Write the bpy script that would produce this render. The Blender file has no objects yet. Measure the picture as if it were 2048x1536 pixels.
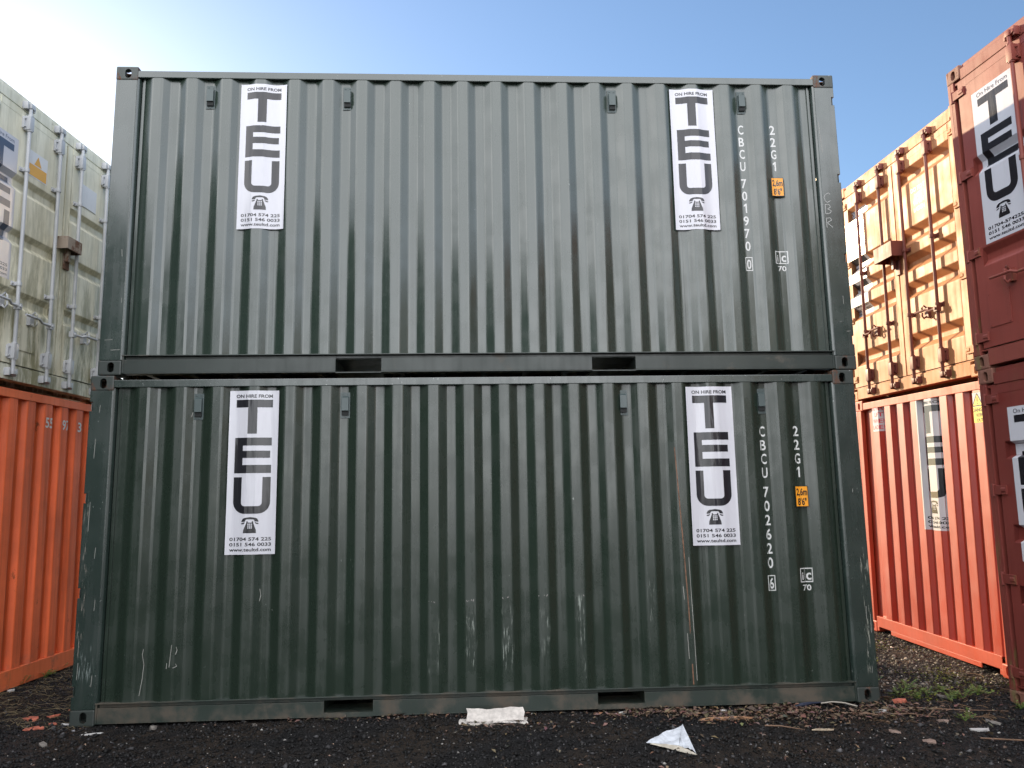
import bpy, bmesh, math, random
import numpy as np
from mathutils import Vector, Matrix, Euler
random.seed(7); rng = np.random.default_rng(11)
SC = bpy.context.scene; COL = SC.collection

# ------------------------------------------------------------------ camera
cam_d = bpy.data.cameras.new("camera"); cam = bpy.data.objects.new("camera", cam_d); COL.objects.link(cam)
CAM = (2.9192, -6.3351, 1.5091); YAW, PITCH, ROLL, FOC = 0.05496, 0.15448, -0.0171, 1614.6
def cam_axes():
    cy, sy = math.cos(YAW), math.sin(YAW)
    f = Vector((sy*math.cos(PITCH), cy*math.cos(PITCH), math.sin(PITCH))); r = Vector((cy, -sy, 0)); u = r.cross(f)
    return r*math.cos(ROLL)+u*math.sin(ROLL), -r*math.sin(ROLL)+u*math.cos(ROLL), f
r_, u_, f_ = cam_axes()
cam.matrix_world = Matrix(((r_.x, u_.x, -f_.x, CAM[0]), (r_.y, u_.y, -f_.y, CAM[1]), (r_.z, u_.z, -f_.z, CAM[2]), (0, 0, 0, 1)))
cam_d.sensor_fit = 'HORIZONTAL'; cam_d.sensor_width = 36; cam_d.lens = FOC/2048*36; cam_d.clip_start = .05; cam_d.clip_end = 2000
SC.camera = cam

# ------------------------------------------------------------------ sky, sun, exposure
SUN = Vector((-1.0, 1.6, 0.62)).normalized()
EL = math.asin(SUN.z); AZ = math.atan2(SUN.x, SUN.y)
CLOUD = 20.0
w = bpy.data.worlds.new("World"); SC.world = w; w.use_nodes = True
nt = w.node_tree; nt.nodes.clear()
sky = nt.nodes.new("ShaderNodeTexSky"); sky.sky_type = 'NISHITA'; sky.sun_disc = False
sky.sun_elevation = EL; sky.sun_rotation = AZ; sky.altitude = 20; sky.air_density = 1.0; sky.dust_density = 0.38; sky.ozone_density = 2.6
bg = nt.nodes.new("ShaderNodeBackground"); bg.inputs[1].default_value = 0.12
wo = nt.nodes.new("ShaderNodeOutputWorld"); nt.links.new(bg.outputs[0], wo.inputs[0])
# bright cloud added out of view, behind and overhead, to fill shade and reflections
def wn(kind, **kw):
    n = nt.nodes.new(kind)
    for k, v in kw.items(): setattr(n, k, v)
    return n
tcw = wn("ShaderNodeTexCoord"); sepw = wn("ShaderNodeSeparateXYZ"); nt.links.new(tcw.outputs['Generated'], sepw.inputs[0])
def wr(v, a, b, lo=0., hi=1.):
    n = wn("ShaderNodeMapRange", interpolation_type='SMOOTHSTEP'); nt.links.new(v, n.inputs[0])
    for i, x in enumerate((a, b, lo, hi)): n.inputs[i+1].default_value = x
    return n.outputs[0]
def wm_(a, b, op='MULTIPLY'):
    n = wn("ShaderNodeMath", operation=op)
    for i, x in enumerate((a, b)):
        if isinstance(x, float): n.inputs[i].default_value = x
        else: nt.links.new(x, n.inputs[i])
    return n.outputs[0]
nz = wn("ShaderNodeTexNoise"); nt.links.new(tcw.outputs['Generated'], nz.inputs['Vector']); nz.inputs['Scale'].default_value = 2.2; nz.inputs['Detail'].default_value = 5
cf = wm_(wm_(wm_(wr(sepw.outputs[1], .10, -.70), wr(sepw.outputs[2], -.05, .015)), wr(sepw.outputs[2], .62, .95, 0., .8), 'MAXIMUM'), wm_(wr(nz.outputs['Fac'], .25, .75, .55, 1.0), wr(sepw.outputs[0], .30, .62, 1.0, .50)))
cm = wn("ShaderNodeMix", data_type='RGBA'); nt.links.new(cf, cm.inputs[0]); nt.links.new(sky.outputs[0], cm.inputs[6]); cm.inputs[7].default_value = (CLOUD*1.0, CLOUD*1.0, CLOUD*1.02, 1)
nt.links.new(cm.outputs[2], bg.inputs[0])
sl = bpy.data.lights.new("sun", 'SUN'); sl.energy = 4.0; sl.angle = math.radians(0.5); sl.color = (1.0, .76, .48)
so = bpy.data.objects.new("sun", sl); COL.objects.link(so); so.rotation_euler = SUN.to_track_quat('Z', 'Y').to_euler(); so.location = (-20, 30, 20)
SC.view_settings.view_transform = 'Standard'; SC.view_settings.look = 'None'; SC.view_settings.gamma = 1
SC.view_settings.exposure = 0.9; SC.view_settings.use_curve_mapping = False
SC.cycles.max_bounces = 8

# ------------------------------------------------------------------ node helpers / materials
class N:
    def __init__(s, name):
        s.m = bpy.data.materials.new(name); s.m.use_nodes = True; s.t = s.m.node_tree; s.t.nodes.clear()
        s.out = s.t.nodes.new("ShaderNodeOutputMaterial"); s.p = s.t.nodes.new("ShaderNodeBsdfPrincipled")
        s.t.links.new(s.p.outputs[0], s.out.inputs[0]); s.co = s.t.nodes.new("ShaderNodeTexCoord")
    def set(s, k, v):
        if hasattr(v, 'is_linked') or isinstance(v, bpy.types.NodeSocket): s.t.links.new(v, s.p.inputs[k])
        else: s.p.inputs[k].default_value = v
    def lk(s, v, inp):
        if isinstance(v, bpy.types.NodeSocket): s.t.links.new(v, inp)
        else: inp.default_value = v
    def map(s, scale, loc=(0, 0, 0), src='Object'):
        n = s.t.nodes.new("ShaderNodeMapping"); s.t.links.new(s.co.outputs[src], n.inputs[0])
        n.inputs['Scale'].default_value = scale; n.inputs['Location'].default_value = loc; return n.outputs[0]
    def noise(s, vec, scale, detail=4, rough=.55, dist=0):
        n = s.t.nodes.new("ShaderNodeTexNoise"); s.t.links.new(vec, n.inputs['Vector']); n.inputs['Scale'].default_value = scale
        n.inputs['Detail'].default_value = detail; n.inputs['Roughness'].default_value = rough; n.inputs['Distortion'].default_value = dist; return n.outputs['Fac']
    def ramp(s, v, a, b, lo=0.0, hi=1.0, smooth=True):
        n = s.t.nodes.new("ShaderNodeMapRange"); s.lk(v, n.inputs[0]); n.inputs[1].default_value = a; n.inputs[2].default_value = b
        n.inputs[3].default_value = lo; n.inputs[4].default_value = hi
        if smooth: n.interpolation_type = 'SMOOTHSTEP'
        return n.outputs[0]
    def math(s, op, a, b=0.0):
        n = s.t.nodes.new("ShaderNodeMath"); n.operation = op; s.lk(a, n.inputs[0]); s.lk(b, n.inputs[1]); return n.outputs[0]
    def mix(s, f, a, b, blend='MIX'):
        n = s.t.nodes.new("ShaderNodeMix"); n.data_type = 'RGBA'; n.blend_type = blend
        s.lk(f, n.inputs[0])
        for v, i in ((a, 6), (b, 7)):
            if not isinstance(v, bpy.types.NodeSocket) and len(v) == 3: v = (*v, 1)
            s.lk(v, n.inputs[i])
        return n.outputs[2]
    def sep(s, src='Object'):
        n = s.t.nodes.new("ShaderNodeSeparateXYZ"); s.t.links.new(s.co.outputs[src], n.inputs[0]); return n.outputs
    def bump(s, h, strength, dist=.01):
        n = s.t.nodes.new("ShaderNodeBump"); n.inputs['Strength'].default_value = strength; n.inputs['Distance'].default_value = dist
        s.t.links.new(h, n.inputs['Height']); s.t.links.new(n.outputs[0], s.p.inputs['Normal'])

def paint(name, col, rough=.38, rust=.0, dirt=0.0, moss=0.0, var=.12, streak=.12, chips=0.0, chipcol=(.45, .47, .45), scrapes=(), spec=.5, wav=.05, dirtcol=(.13, .105, .08), streakcol=None, metal=0):
    n = N(name); o = n.map((1, 1, 1)); xyz = n.sep()
    c = n.mix(n.ramp(n.noise(o, 1.7, 5), .3, .7), tuple(v*(1-var) for v in col), tuple(min(1, v*(1+var)) for v in col))
    sm = n.ramp(n.noise(n.map((22, 22, .9)), 1.0, 5, .6), .42, .75)
    sc = streakcol or tuple(v*.45 for v in col)
    c = n.mix(n.math('MULTIPLY', sm, streak), c, sc)
    g = n.ramp(n.noise(o, 140, 2), .3, .8)
    c = n.mix(n.math('MULTIPLY', g, .08), c, tuple(v*.4 for v in col))
    R = n.math('ADD', n.ramp(n.noise(o, 4, 4), .3, .7, rough-.05, rough+.07), n.math('MULTIPLY', sm, .1))
    for (x0, x1, z0, z1, dens, cc) in scrapes:          # scuffed patches: worn areas with a shape of their own
        e = .012
        mx = n.math('MULTIPLY', n.ramp(xyz[0], x0-e, x0+e), n.ramp(xyz[0], x1-e, x1+e, 1, 0))
        mz = n.math('MULTIPLY', n.ramp(xyz[2], z0-.05, z0+.06), n.ramp(xyz[2], z1-.06, z1+.03, 1, 0))
        nn = n.ramp(n.noise(n.map((75, 75, 7), (x0*31, z0*17, 0)), 1.0, 6, .7), .62-dens*.22, .72-dens*.15)
        f = n.math('MULTIPLY', n.math('MULTIPLY', mx, mz), nn)
        c = n.mix(n.math('MULTIPLY', f, .9), c, cc)
    if chips:
        f = n.ramp(n.noise(n.map((1, 1, .55), (3, 1, 7)), 34, 3, .75), .74-.1*chips, .77-.1*chips)
        f = n.math('MULTIPLY', f, n.ramp(n.noise(o, 2.2, 3), .45, .6)); c = n.mix(n.math('MULTIPLY', f, .7), c, chipcol)
    if moss:
        f = n.ramp(n.noise(n.map((7, 7, 1.4), (9, 2, 0)), 1.3, 7, .68), .62-.26*moss, .78-.2*moss)
        zf = n.ramp(xyz[2], .2, 2.0, 1.0, .25)
        c = n.mix(n.math('MULTIPLY', n.math('MULTIPLY', f, zf), .8), c, (.14, .135, .045))
    if rust:
        f = n.ramp(n.noise(n.map((1, 1, .6), (5, 8, 2)), 5.5, 9, .72), .70-.22*rust, .76-.2*rust)
        rc = n.mix(n.noise(o, 40, 3), (.045, .018, .012), (.19, .075, .035))
        c = n.mix(n.math('MULTIPLY', f, .85), c, rc); R = n.math('ADD', R, n.math('MULTIPLY', f, .4))
    if dirt:
        zf = n.ramp(xyz[2], 0.0, .45, 1.0, .12)
        f = n.ramp(n.noise(n.map((1, 1, 1), (1, 4, 2)), 3.3, 9, .68), .62-.25*dirt, .80-.2*dirt)
        f = n.math('MULTIPLY', n.math('MULTIPLY', f, zf), .85)
        c = n.mix(f, c, dirtcol); R = n.math('ADD', R, n.math('MULTIPLY', f, .45))
    n.set('Base Color', c); n.set('Roughness', R); n.p.inputs['Specular IOR Level'].default_value = spec; n.p.inputs['Metallic'].default_value = metal
    h = n.math('ADD', n.math('MULTIPLY', n.noise(n.map((1, 1, .5)), 2.6, 2), 1.0), n.math('MULTIPLY', n.noise(o, 55, 3), .03))
    n.bump(h, 1.0, wav*.1)
    return n.m

def plain(name, col, rough=.5, var=.1, spec=.5, scale=6, metal=0):
    n = N(name); o = n.map((1, 1, 1))
    n.set('Base Color', n.mix(n.ramp(n.noise(o, scale, 6, .65), .3, .7), tuple(v*(1-var) for v in col), tuple(min(1, v*(1+var)) for v in col)))
    n.p.inputs['Roughness'].default_value = rough; n.p.inputs['Specular IOR Level'].default_value = spec; n.p.inputs['Metallic'].default_value = metal
    n.bump(n.noise(o, scale*9, 3), .25, .002)
    return n.m

def vinyl(name, col, rough=.2, dirt=.06):
    n = N(name); o = n.map((1, 1, 1))
    c = n.mix(n.math('MULTIPLY', n.ramp(n.noise(n.map((9, 9, 2)), 1.5, 6, .65), .5, .8), dirt*3), col, tuple(v*.55+.02 for v in col))
    n.set('Base Color', c); n.p.inputs['Roughness'].default_value = rough; n.p.inputs['Specular IOR Level'].default_value = .5
    n.bump(n.noise(n.map((14, 14, 3)), 1.0, 3), .35, .004)
    return n.m

# ------------------------------------------------------------------ mesh helpers
class MB:
    def __init__(s): s.v = []; s.f = []
    def add(s, vs, fs):
        o = len(s.v); s.v += [tuple(v) for v in vs]; s.f += [tuple(i+o for i in f) for f in fs]; return s
    def box(s, x0, x1, y0, y1, z0, z1):
        return s.add([(x0, y0, z0), (x1, y0, z0), (x1, y1, z0), (x0, y1, z0), (x0, y0, z1), (x1, y0, z1), (x1, y1, z1), (x0, y1, z1)],
                     [(0, 3, 2, 1), (4, 5, 6, 7), (0, 1, 5, 4), (1, 2, 6, 5), (2, 3, 7, 6), (3, 0, 4, 7)])
    def prism(s, pts, a0, a1, axis):       # polygon (p,q) extruded along axis
        def P(p, a): return {'x': (a, p[0], p[1]), 'y': (p[0], a, p[1]), 'z': (p[0], p[1], a)}[axis]
        k = len(pts); vs = [P(p, a0) for p in pts]+[P(p, a1) for p in pts]
        return s.add(vs, [tuple(range(k))[::-1], tuple(range(k, 2*k))]+[(i, (i+1) % k, (i+1) % k+k, i+k) for i in range(k)])
    def tube(s, pts, r, n=10):
        pts = [Vector(p) for p in pts]; rings = []
        for i, p in enumerate(pts):
            d = (pts[min(i+1, len(pts)-1)]-pts[max(i-1, 0)]).normalized()
            a = d.cross(Vector((0, 0, 1)) if abs(d.z) < .9 else Vector((1, 0, 0))).normalized(); b = d.cross(a)
            rr = r[i] if isinstance(r, (list, tuple)) else r
            rings.append([p+a*rr*math.cos(2*math.pi*k/n)+b*rr*math.sin(2*math.pi*k/n) for k in range(n)])
        vs = [v for ring in rings for v in ring]; fs = []
        for i in range(len(pts)-1):
            for k in range(n): fs.append((i*n+k, i*n+(k+1) % n, (i+1)*n+(k+1) % n, (i+1)*n+k))
        fs += [tuple(range(n))[::-1], tuple(range((len(pts)-1)*n, len(pts)*n))]
        return s.add(vs, fs)
    def build(s, name, mat, parent=None, bevel=0, smooth=False, recalc=True):
        me = bpy.data.meshes.new(name); bm = bmesh.new()
        vs = [bm.verts.new(v) for v in s.v]
        for f in s.f:
            try: bm.faces.new([vs[i] for i in f])
            except ValueError: pass
        if recalc: bmesh.ops.recalc_face_normals(bm, faces=bm.faces)
        if bevel:
            ed = [e for e in bm.edges if len(e.link_faces) == 2 and e.calc_face_angle(0) > .5]
            bmesh.ops.bevel(bm, geom=ed, offset=bevel, segments=2, affect='EDGES', profile=.6, clamp_overlap=True)
        if smooth:
            for f in bm.faces: f.smooth = True
            for e in bm.edges:
                if len(e.link_faces) == 2 and e.calc_face_angle(0) > .7: e.smooth = False
        bm.to_mesh(me); bm.free()
        return link(name, me, mat, parent)
def link(name, me, mat, parent=None):
    o = bpy.data.objects.new(name, me); COL.objects.link(o)
    if len(me.materials) == 0: me.materials.append(mat)
    o.material_slots[0].link = 'OBJECT'; o.material_slots[0].material = mat
    if parent is not None: o.parent = parent
    return o
def thing(name, label, cat, loc=(0, 0, 0), rot=(0, 0, 0), group=None):
    o = bpy.data.objects.new(name, None); COL.objects.link(o); o.location = loc; o.rotation_euler = rot; o.empty_display_size = .2
    tag(o, label, cat, group); return o
def tag(o, label=None, cat=None, group=None, kind=None):
    for k, v in (('label', label), ('category', cat), ('group', group), ('kind', kind)):
        if v: o[k] = v
    return o
def round_profile(pts, r=.010, n=2):
    out = [pts[0]]
    for i in range(1, len(pts)-1):
        a, b, c = Vector(pts[i-1]), Vector(pts[i]), Vector(pts[i+1])
        t = min(r, (a-b).length*.35, (c-b).length*.35)
        p, q = b+(a-b).normalized()*t, b+(c-b).normalized()*t
        for k in range(n+1):
            s = k/n; out.append(tuple(p*(1-s)**2+b*2*s*(1-s)+q*s*s))
    out.append(pts[-1]); return out
def interp(pts, t):
    for (a, b), (c, d) in zip(pts, pts[1:]):
        if a <= t <= c or c <= t <= a: return b+(d-b)*((t-a)/(c-a) if c != a else 0)
    return pts[0][1] if (t < pts[0][0]) == (pts[0][0] < pts[-1][0]) else pts[-1][1]

# ------------------------------------------------------------------ text & flat artwork
_tc = {}
ONE = ([(.42, 0), (.62, 0), (.62, .73), (.47, .73), (.20, .60), (.20, .47), (.42, .56)], [(0, 1, 2, 3, 6), (3, 4, 5, 6)])
def text2d(body, height, width=None, bold=0.0, ref='H'):
    """flat triangles of a string, cap height = height, left/baseline at 0; optional exact width"""
    if body == '1' and width: return [((x-.2)/.42*width, y*height/.73) for x, y in ONE[0]], ONE[1]
    key = (body, bold)
    if key not in _tc:
        cu = bpy.data.curves.new("t", 'FONT'); cu.body = body; cu.size = 1; cu.offset = bold; cu.resolution_u = 3
        ob = bpy.data.objects.new("t", cu); COL.objects.link(ob); bpy.context.view_layer.update()
        me = bpy.data.meshes.new_from_object(ob.evaluated_get(bpy.context.evaluated_depsgraph_get()))
        vs = [(v.co.x, v.co.y) for v in me.vertices]; fs = [tuple(p.vertices) for p in me.polygons]
        bpy.data.objects.remove(ob); bpy.data.curves.remove(cu); bpy.data.meshes.remove(me); _tc[key] = (vs, fs)
    vs, fs = _tc[key]
    xs = [v[0] for v in vs]; x0, x1 = min(xs), max(xs); s = height/.73
    sx = width/(x1-x0) if width else s
    return [((x-x0)*sx, y*s) for x, y in vs], fs
class Art:                 # 2-D art: list of vertices and faces in (u, v)
    def __init__(s): s.v = []; s.f = []
    def add(s, vf, du=0, dv=0):
        o = len(s.v); s.v += [(u+du, v+dv) for u, v in vf[0]]; s.f += [tuple(i+o for i in f) for f in vf[1]]; return s
    def poly(s, pts): return s.add((pts, [tuple(range(len(pts)))]))
    def rect(s, u0, u1, v0, v1): return s.poly([(u0, v0), (u1, v0), (u1, v1), (u0, v1)])
    def frame(s, u0, u1, v0, v1, t): return s.rect(u0, u1, v0, v0+t).rect(u0, u1, v1-t, v1).rect(u0, u0+t, v0+t, v1-t).rect(u1-t, u1, v0+t, v1-t)
    def text(s, body, uc, v, h, width=None, bold=0, align='C'):
        vf = text2d(body, h, width, bold); wd = max(p[0] for p in vf[0])
        return s.add(vf, uc-wd/2 if align == 'C' else uc, v)
def drape(art, name, mat, parent, fn, ub=(), vb=()):
    """lay flat art on a surface: cut it where the surface bends, then move every vertex with fn(u, v)"""
    bm = bmesh.new(); vs = [bm.verts.new((u, v, 0)) for u, v in art.v]
    for f in art.f:
        try: bm.faces.new([vs[i] for i in f])
        except ValueError: pass
    bmesh.ops.triangulate(bm, faces=bm.faces)
    for b, nrm in [(b, (1, 0, 0)) for b in ub]+[(b, (0, 1, 0)) for b in vb]:
        co = (b, 0, 0) if nrm[0] else (0, b, 0)
        bmesh.ops.bisect_plane(bm, geom=bm.verts[:]+bm.edges[:]+bm.faces[:], plane_co=co, plane_no=nrm, dist=1e-6)
    for v in bm.verts: v.co = Vector(fn(v.co.x, v.co.y))
    me = bpy.data.meshes.new(name); bm.to_mesh(me); bm.free()
    return link(name, me, mat, parent)

def arc(cx, cy, r, a0, a1, n=8): return [(cx+r*math.cos(math.radians(a0+(a1-a0)*i/n)), cy+r*math.sin(math.radians(a0+(a1-a0)*i/n))) for i in range(n+1)]
def phone_art(A, uc, v0, wd, h, dial=False):
    def P(pts): A.poly([(uc+x*wd, v0+y*h) for x, y in pts])
    top = [(-.5, .70), (-.48, .80), (-.42, .90), (-.3, .96), (0, 1.0), (.3, .96), (.42, .90), (.48, .80), (.5, .70)]
    for a, b in zip(top, top[1:]):                           # handset: a curved band
        def inner(p): return (p[0]*.60, min(p[1]-.08, .86)) if abs(p[0]) < .45 else (p[0]*.58, .72)
        P([a, b, inner(b), inner(a)])
    P([(-.5, .62), (-.3, .68), (-.3, .62), (-.4, .56), (-.5, .56)]); P([(.5, .62), (.3, .68), (.3, .62), (.4, .56), (.5, .56)])
    P([(-.2, .74), (-.12, .74), (-.12, .66), (-.2, .66)]); P([(.2, .74), (.12, .74), (.12, .66), (.2, .66)])
    # body with a keypad left open: strips round a 3 x 3 grid of white keys
    L = lambda y: .2+(.66-y)*.36 if y > .2 else .2+.46*.36+(.2-y)*.08
    ys = [.66, .60, .515, .485, .40, .37, .285, .2, .0]; keyrows = [(.60, .515), (.485, .40), (.37, .285)]
    for a, b in zip(ys, ys[1:]):
        if (a, b) in keyrows:
            kx = [-.135, -.065, -.035, .035, .065, .135]
            P([(-L(a), a), (-L(b), b), (kx[0], b), (kx[0], a)]); P([(L(a), a), (L(b), b), (kx[5], b), (kx[5], a)])
            P([(kx[1], a), (kx[1], b), (kx[2], b), (kx[2], a)]); P([(kx[3], a), (kx[3], b), (kx[4], b), (kx[4], a)])
        else: P([(-L(a), a), (-L(b), b), (L(b), b), (L(a), a)])
def hire_sticker(w_, h_, old=False):
    bgA = Art().rect(0, w_, 0, h_); A = Art(); X = lambda u: u*w_; Y = lambda v: (1-v)*h_
    lines = ["01704-574225", "0151 546 0033", "www.teultd.com"] if old else ["01704 574 225", "0151 546 0033", "www.teultd.com"]
    Hd = Art(); Hd.text("On Hire From" if old else "ON HIRE FROM", X(.5), Y(.0445), h_*(.030 if old else .021), X(.74), .0 if old else .03)
    A.rect(X(.137), X(.875), Y(.105), Y(.057)); A.rect(X(.386), X(.575), Y(.269), Y(.105))            # T
    A.rect(X(.134), X(.30), Y(.511), Y(.293)); A.rect(X(.30), X(.873), Y(.342), Y(.293)); A.rect(X(.30), X(.848), Y(.418), Y(.374)); A.rect(X(.30), X(.873), Y(.511), Y(.461))   # E
    # U : outer corners rounded, straight legs
    u0, u1, t = X(.132), X(.875), X(.165); R, r = X(.24), X(.075); yt, yb = Y(.535), Y(.757)
    n = 8; outer = [(u0, yt)]+arc(u0+R, yb+R, R, 180, 270, n)+arc(u1-R, yb+R, R, 270, 360, n)+[(u1, yt)]
    inner = [(u0+t, yt)]+arc(u0+t+r, yb+t*.92+r, r, 180, 270, n)+arc(u1-t-r, yb+t*.92+r, r, 270, 360, n)+[(u1-t, yt)]
    for i in range(len(outer)-1): A.poly([outer[i], outer[i+1], inner[i+1], inner[i]])
    P = Art(); phone_art(P, X(.49), Y(.873), X(.34), h_*.096)
    Ct = Art()
    for ln, v in zip(lines, (.918, .950, .981)): Ct.text(ln, X(.5), Y(v), h_*.0205, X(.83), .026)
    return bgA, A, P, Hd, Ct

# ------------------------------------------------------------------ shipping containers
L, W, H = 6.058, 2.438, 2.591
def casting_mesh():
    def tmp(mb, bevel=0):
        o = mb.build("tmp", M_DUMMY, None, bevel); return o
    def oval(axis, c, rw, rh, a0, a1):
        k = 20; pts = []
        for i in range(k):
            a = 2*math.pi*i/k; dx, dy = math.cos(a), math.sin(a); s = abs(rh-rw)
            if rh > rw: pts.append((c[0]+rw*dx, c[1]+rw*dy+(s if dy > 1e-6 else -s if dy < -1e-6 else 0)))
            else: pts.append((c[0]+rh*dx+(s if dx > 1e-6 else -s if dx < -1e-6 else 0), c[1]+rh*dy))
        return MB().prism(pts, a0, a1, axis)
    body = tmp(MB().box(0, .178, 0, .162, 0, .118), .011)
    cut = [tmp(MB().box(.030, .150, .030, .136, .028, .095)), tmp(oval('y', (.098, .062), .0255, .0400, -.02, .06)),
           tmp(oval('x', (.085, .062), .0255, .0400, -.02, .06)), tmp(oval('z', (.089, .085), .058, .0317, -.02, .06))]
    for c in cut:
        md = body.modifiers.new("b", 'BOOLEAN'); md.operation = 'DIFFERENCE'; md.object = c; md.solver = 'EXACT'
    bpy.context.view_layer.update()
    me = bpy.data.meshes.new_from_object(body.evaluated_get(bpy.context.evaluated_depsgraph_get()))
    for o in [body]+cut: bpy.data.objects.remove(o)
    return me
M_DUMMY = bpy.data.materials.new("dummy")
_base = casting_mesh(); CAST = {}
for sx in (0, 1):
    for sy in (0, 1):
        for sz in (0, 1):
            me = _base.copy(); me.name = "corner_casting"; bm = bmesh.new(); bm.from_mesh(me)
            for v in bm.verts:
                if sx: v.co.x = L-v.co.x
                if sy: v.co.y = W-v.co.y
                if sz: v.co.z = H-v.co.z
            if (sx+sy+sz) % 2: bmesh.ops.reverse_faces(bm, faces=bm.faces)
            bm.to_mesh(me); bm.free(); CAST[sx, sy, sz] = me
def side_profile(start, per=.2803, n=20, ow=.079, sl=.067, yo=.010, yi=.048, a=.2, b=L-.2):
    pts = [(a, yi)]
    for k in range(n):
        s = start+per*k
        if s-sl < a+.01 or s+ow+sl > b-.01: continue
        pts += [(s-sl, yi), (s, yo), (s+ow, yo), (s+ow+sl, yi)]
    pts.append((b, yi)); return pts
def end_profile(start, per, n, ow, sl, xo=.012, xi=.058, a=.07, b=W-.07):
    pts = [(a, xi)]
    for k in range(n):
        s = start+per*k
        if s-sl < a or s+ow+sl > b: continue
        pts += [(s-sl, xi), (s, xo), (s+ow, xo), (s+ow+sl, xi)]
    pts.append((b, xi)); return pts

def container(label, loc, rot, m, group, start=.293, endA='front', endP=None, door=None, notch=None, pockets=True):
    """m: materials panel, frame, casting, rail.  local x along the length, end A at x=0, near long side at y=0"""
    T = thing("shipping_container", label, "shipping container", loc, rot, group); SPH[T.name] = len(SPH)*2.3
    for k, me in CAST.items(): link("corner_casting", me, m['casting'], T)
    # posts
    zs = (.247, .948, 1.648, 2.350)
    for ex in (0, 1):
        for ey in (0, 1):
            X = (lambda v: v) if ex == 0 else (lambda v: L-v)
            Y = (lambda v: v) if ey == 0 else (lambda v: W-v)
            mb = MB()
            isdoor = (ex == 0 and endA == 'door')
            if notch is not None and notch == ex and ey == 0:
                pts = [(.003, .118)]
                for z in zs: pts += [(.003, z-.036), (.026, z-.036), (.026, z+.036), (.003, z+.036)]
                pts += [(.003, H-.118), (.172, H-.118), (.172, .118)]
                mb.prism([(X(p), q) for p, q in pts], .003, .045, 'y')
                for z in zs: mb.box(min(X(.012), X(.018)), max(X(.012), X(.018)), .012, .03, z-.03, z+.03)
            else:
                mb.box(min(X(.003), X(.172)), max(X(.003), X(.172)), min(Y(.003), Y(.040)), max(Y(.003), Y(.040)), .118, H-.118)
            # inward J flange and the end-side leg
            mb.prism([(X(p), Y(q)) for p, q in ((.172, .006), (.188, .016), (.196, .034), (.196, .075), (.180, .075), (.172, .040))], .118, H-.100, 'z')
            if isdoor: mb.box(.003, .05, min(Y(.04), Y(.075)), max(Y(.04), Y(.075)), .118, H-.118); mb.box(.06, .16, min(Y(.04), Y(.13)), max(Y(.04), Y(.13)), .118, H-.118)
            else: mb.box(min(X(.003), X(.05)), max(X(.003), X(.05)), min(Y(.04), Y(.115)), max(Y(.04), Y(.115)), .118, H-.118)
            mb.build("corner_post", m['frame'], T, .004)
    # long sides
    for ey in (0, 1):
        Y = (lambda v: v) if ey == 0 else (lambda v: W-v)
        prof = side_profile(start)
        if ey == 0: SP[T.name] = prof
        rp = round_profile(prof, .011); mb = MB(); k = len(rp); zz = [.160+2.35*i/14 for i in range(15)]
        vs = [(p, Y(q+wave(T.name, p, z)), z) for z in zz for p, q in rp]
        mb.add(vs, [(r*k+i, r*k+i+1, (r+1)*k+i+1, (r+1)*k+i) for r in range(len(zz)-1) for i in range(k-1)])
        for j in (3, 7, 11, 15):                      # vertical weld seams of the sheets
            xs = start+.2803*j+.079+.067+.034; mb.box(xs-.003, xs+.003, min(Y(.0455), Y(.05)), max(Y(.0455), Y(.05)), .165, 2.5)
        for xs in (.222, L-.222): mb.box(xs-.006, xs+.006, min(Y(.036), Y(.05)), max(Y(.036), Y(.05)), .165, 2.5)
        mb.build("side_panel", m['panel'], T, recalc=False)
        MB().box(.172, L-.172, min(Y(.006), Y(.066)), max(Y(.006), Y(.066)), 2.497, 2.557).build("top_side_rail", m['frame'], T, .005)
        mb = MB(); ya = lambda a, b: (min(Y(a), Y(b)), max(Y(a), Y(b)))
        mb.box(.176, L-.176, *ya(.004, .12), .152, .1605)               # lip (top flange)
        segs = [(.178, 1.83), (2.19, 3.88), (4.235, L-.178)] if pockets else [(.178, L-.178)]
        for a, b in segs:
            mb.box(a, b, *ya(.042, .052), .122, .152); mb.box(a, b, *ya(.018, .030), .020, .124); mb.box(a, b, *ya(.018, .10), .012, .020)
        if pockets:
            for a, b in ((1.83, 2.19), (3.88, 4.235)): mb.box(a, b, *ya(.042, .052), .128, .152)
        for a, b in ((.178, .190), (L-.190, L-.178)): mb.box(a, b, *ya(.010, .042), .014, .152)
        mb.build("bottom_side_rail", m['rail'], T, .002)
        if pockets:
            for a, b in ((1.83, 2.19), (3.88, 4.235)):
                mb = MB(); mb.box(a-.006, a, *ya(.030, .9), .012, .128); mb.box(b, b+.006, *ya(.030, .9), .012, .128); mb.box(a, b, *ya(.056, .9), .124, .130)
                mb.box(a, b, *ya(.020, .34), .008, .016)
                if ey == 0 and 'strap' in m: mb.box(a, b, *ya(.019, .026), .012, .044); mb.box(a, b, *ya(.026, .30), .040, .044)
                mb.build("forklift_pocket", m['rail'], T, 0)
    # roof, floor, cross members
    mb = MB(); pts = []; x = .12
    while x < L-.3: pts += [(x, 2.547), (x+.05, 2.565), (x+.12, 2.565), (x+.17, 2.547)]; x += .209
    pts = [(.06, 2.547)]+pts+[(L-.06, 2.547)]; k = len(pts)
    mb.add([(p, .05, q) for p, q in pts]+[(p, W-.05, q) for p, q in pts], [(i, i+1, k+i+1, k+i) for i in range(k-1)])
    mb.build("roof_panel", m['frame'], T, recalc=False)
    MB().box(.06, L-.06, .06, W-.06, .136, .160).build("floor", M['ply'], T)
    mb = MB()
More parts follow.
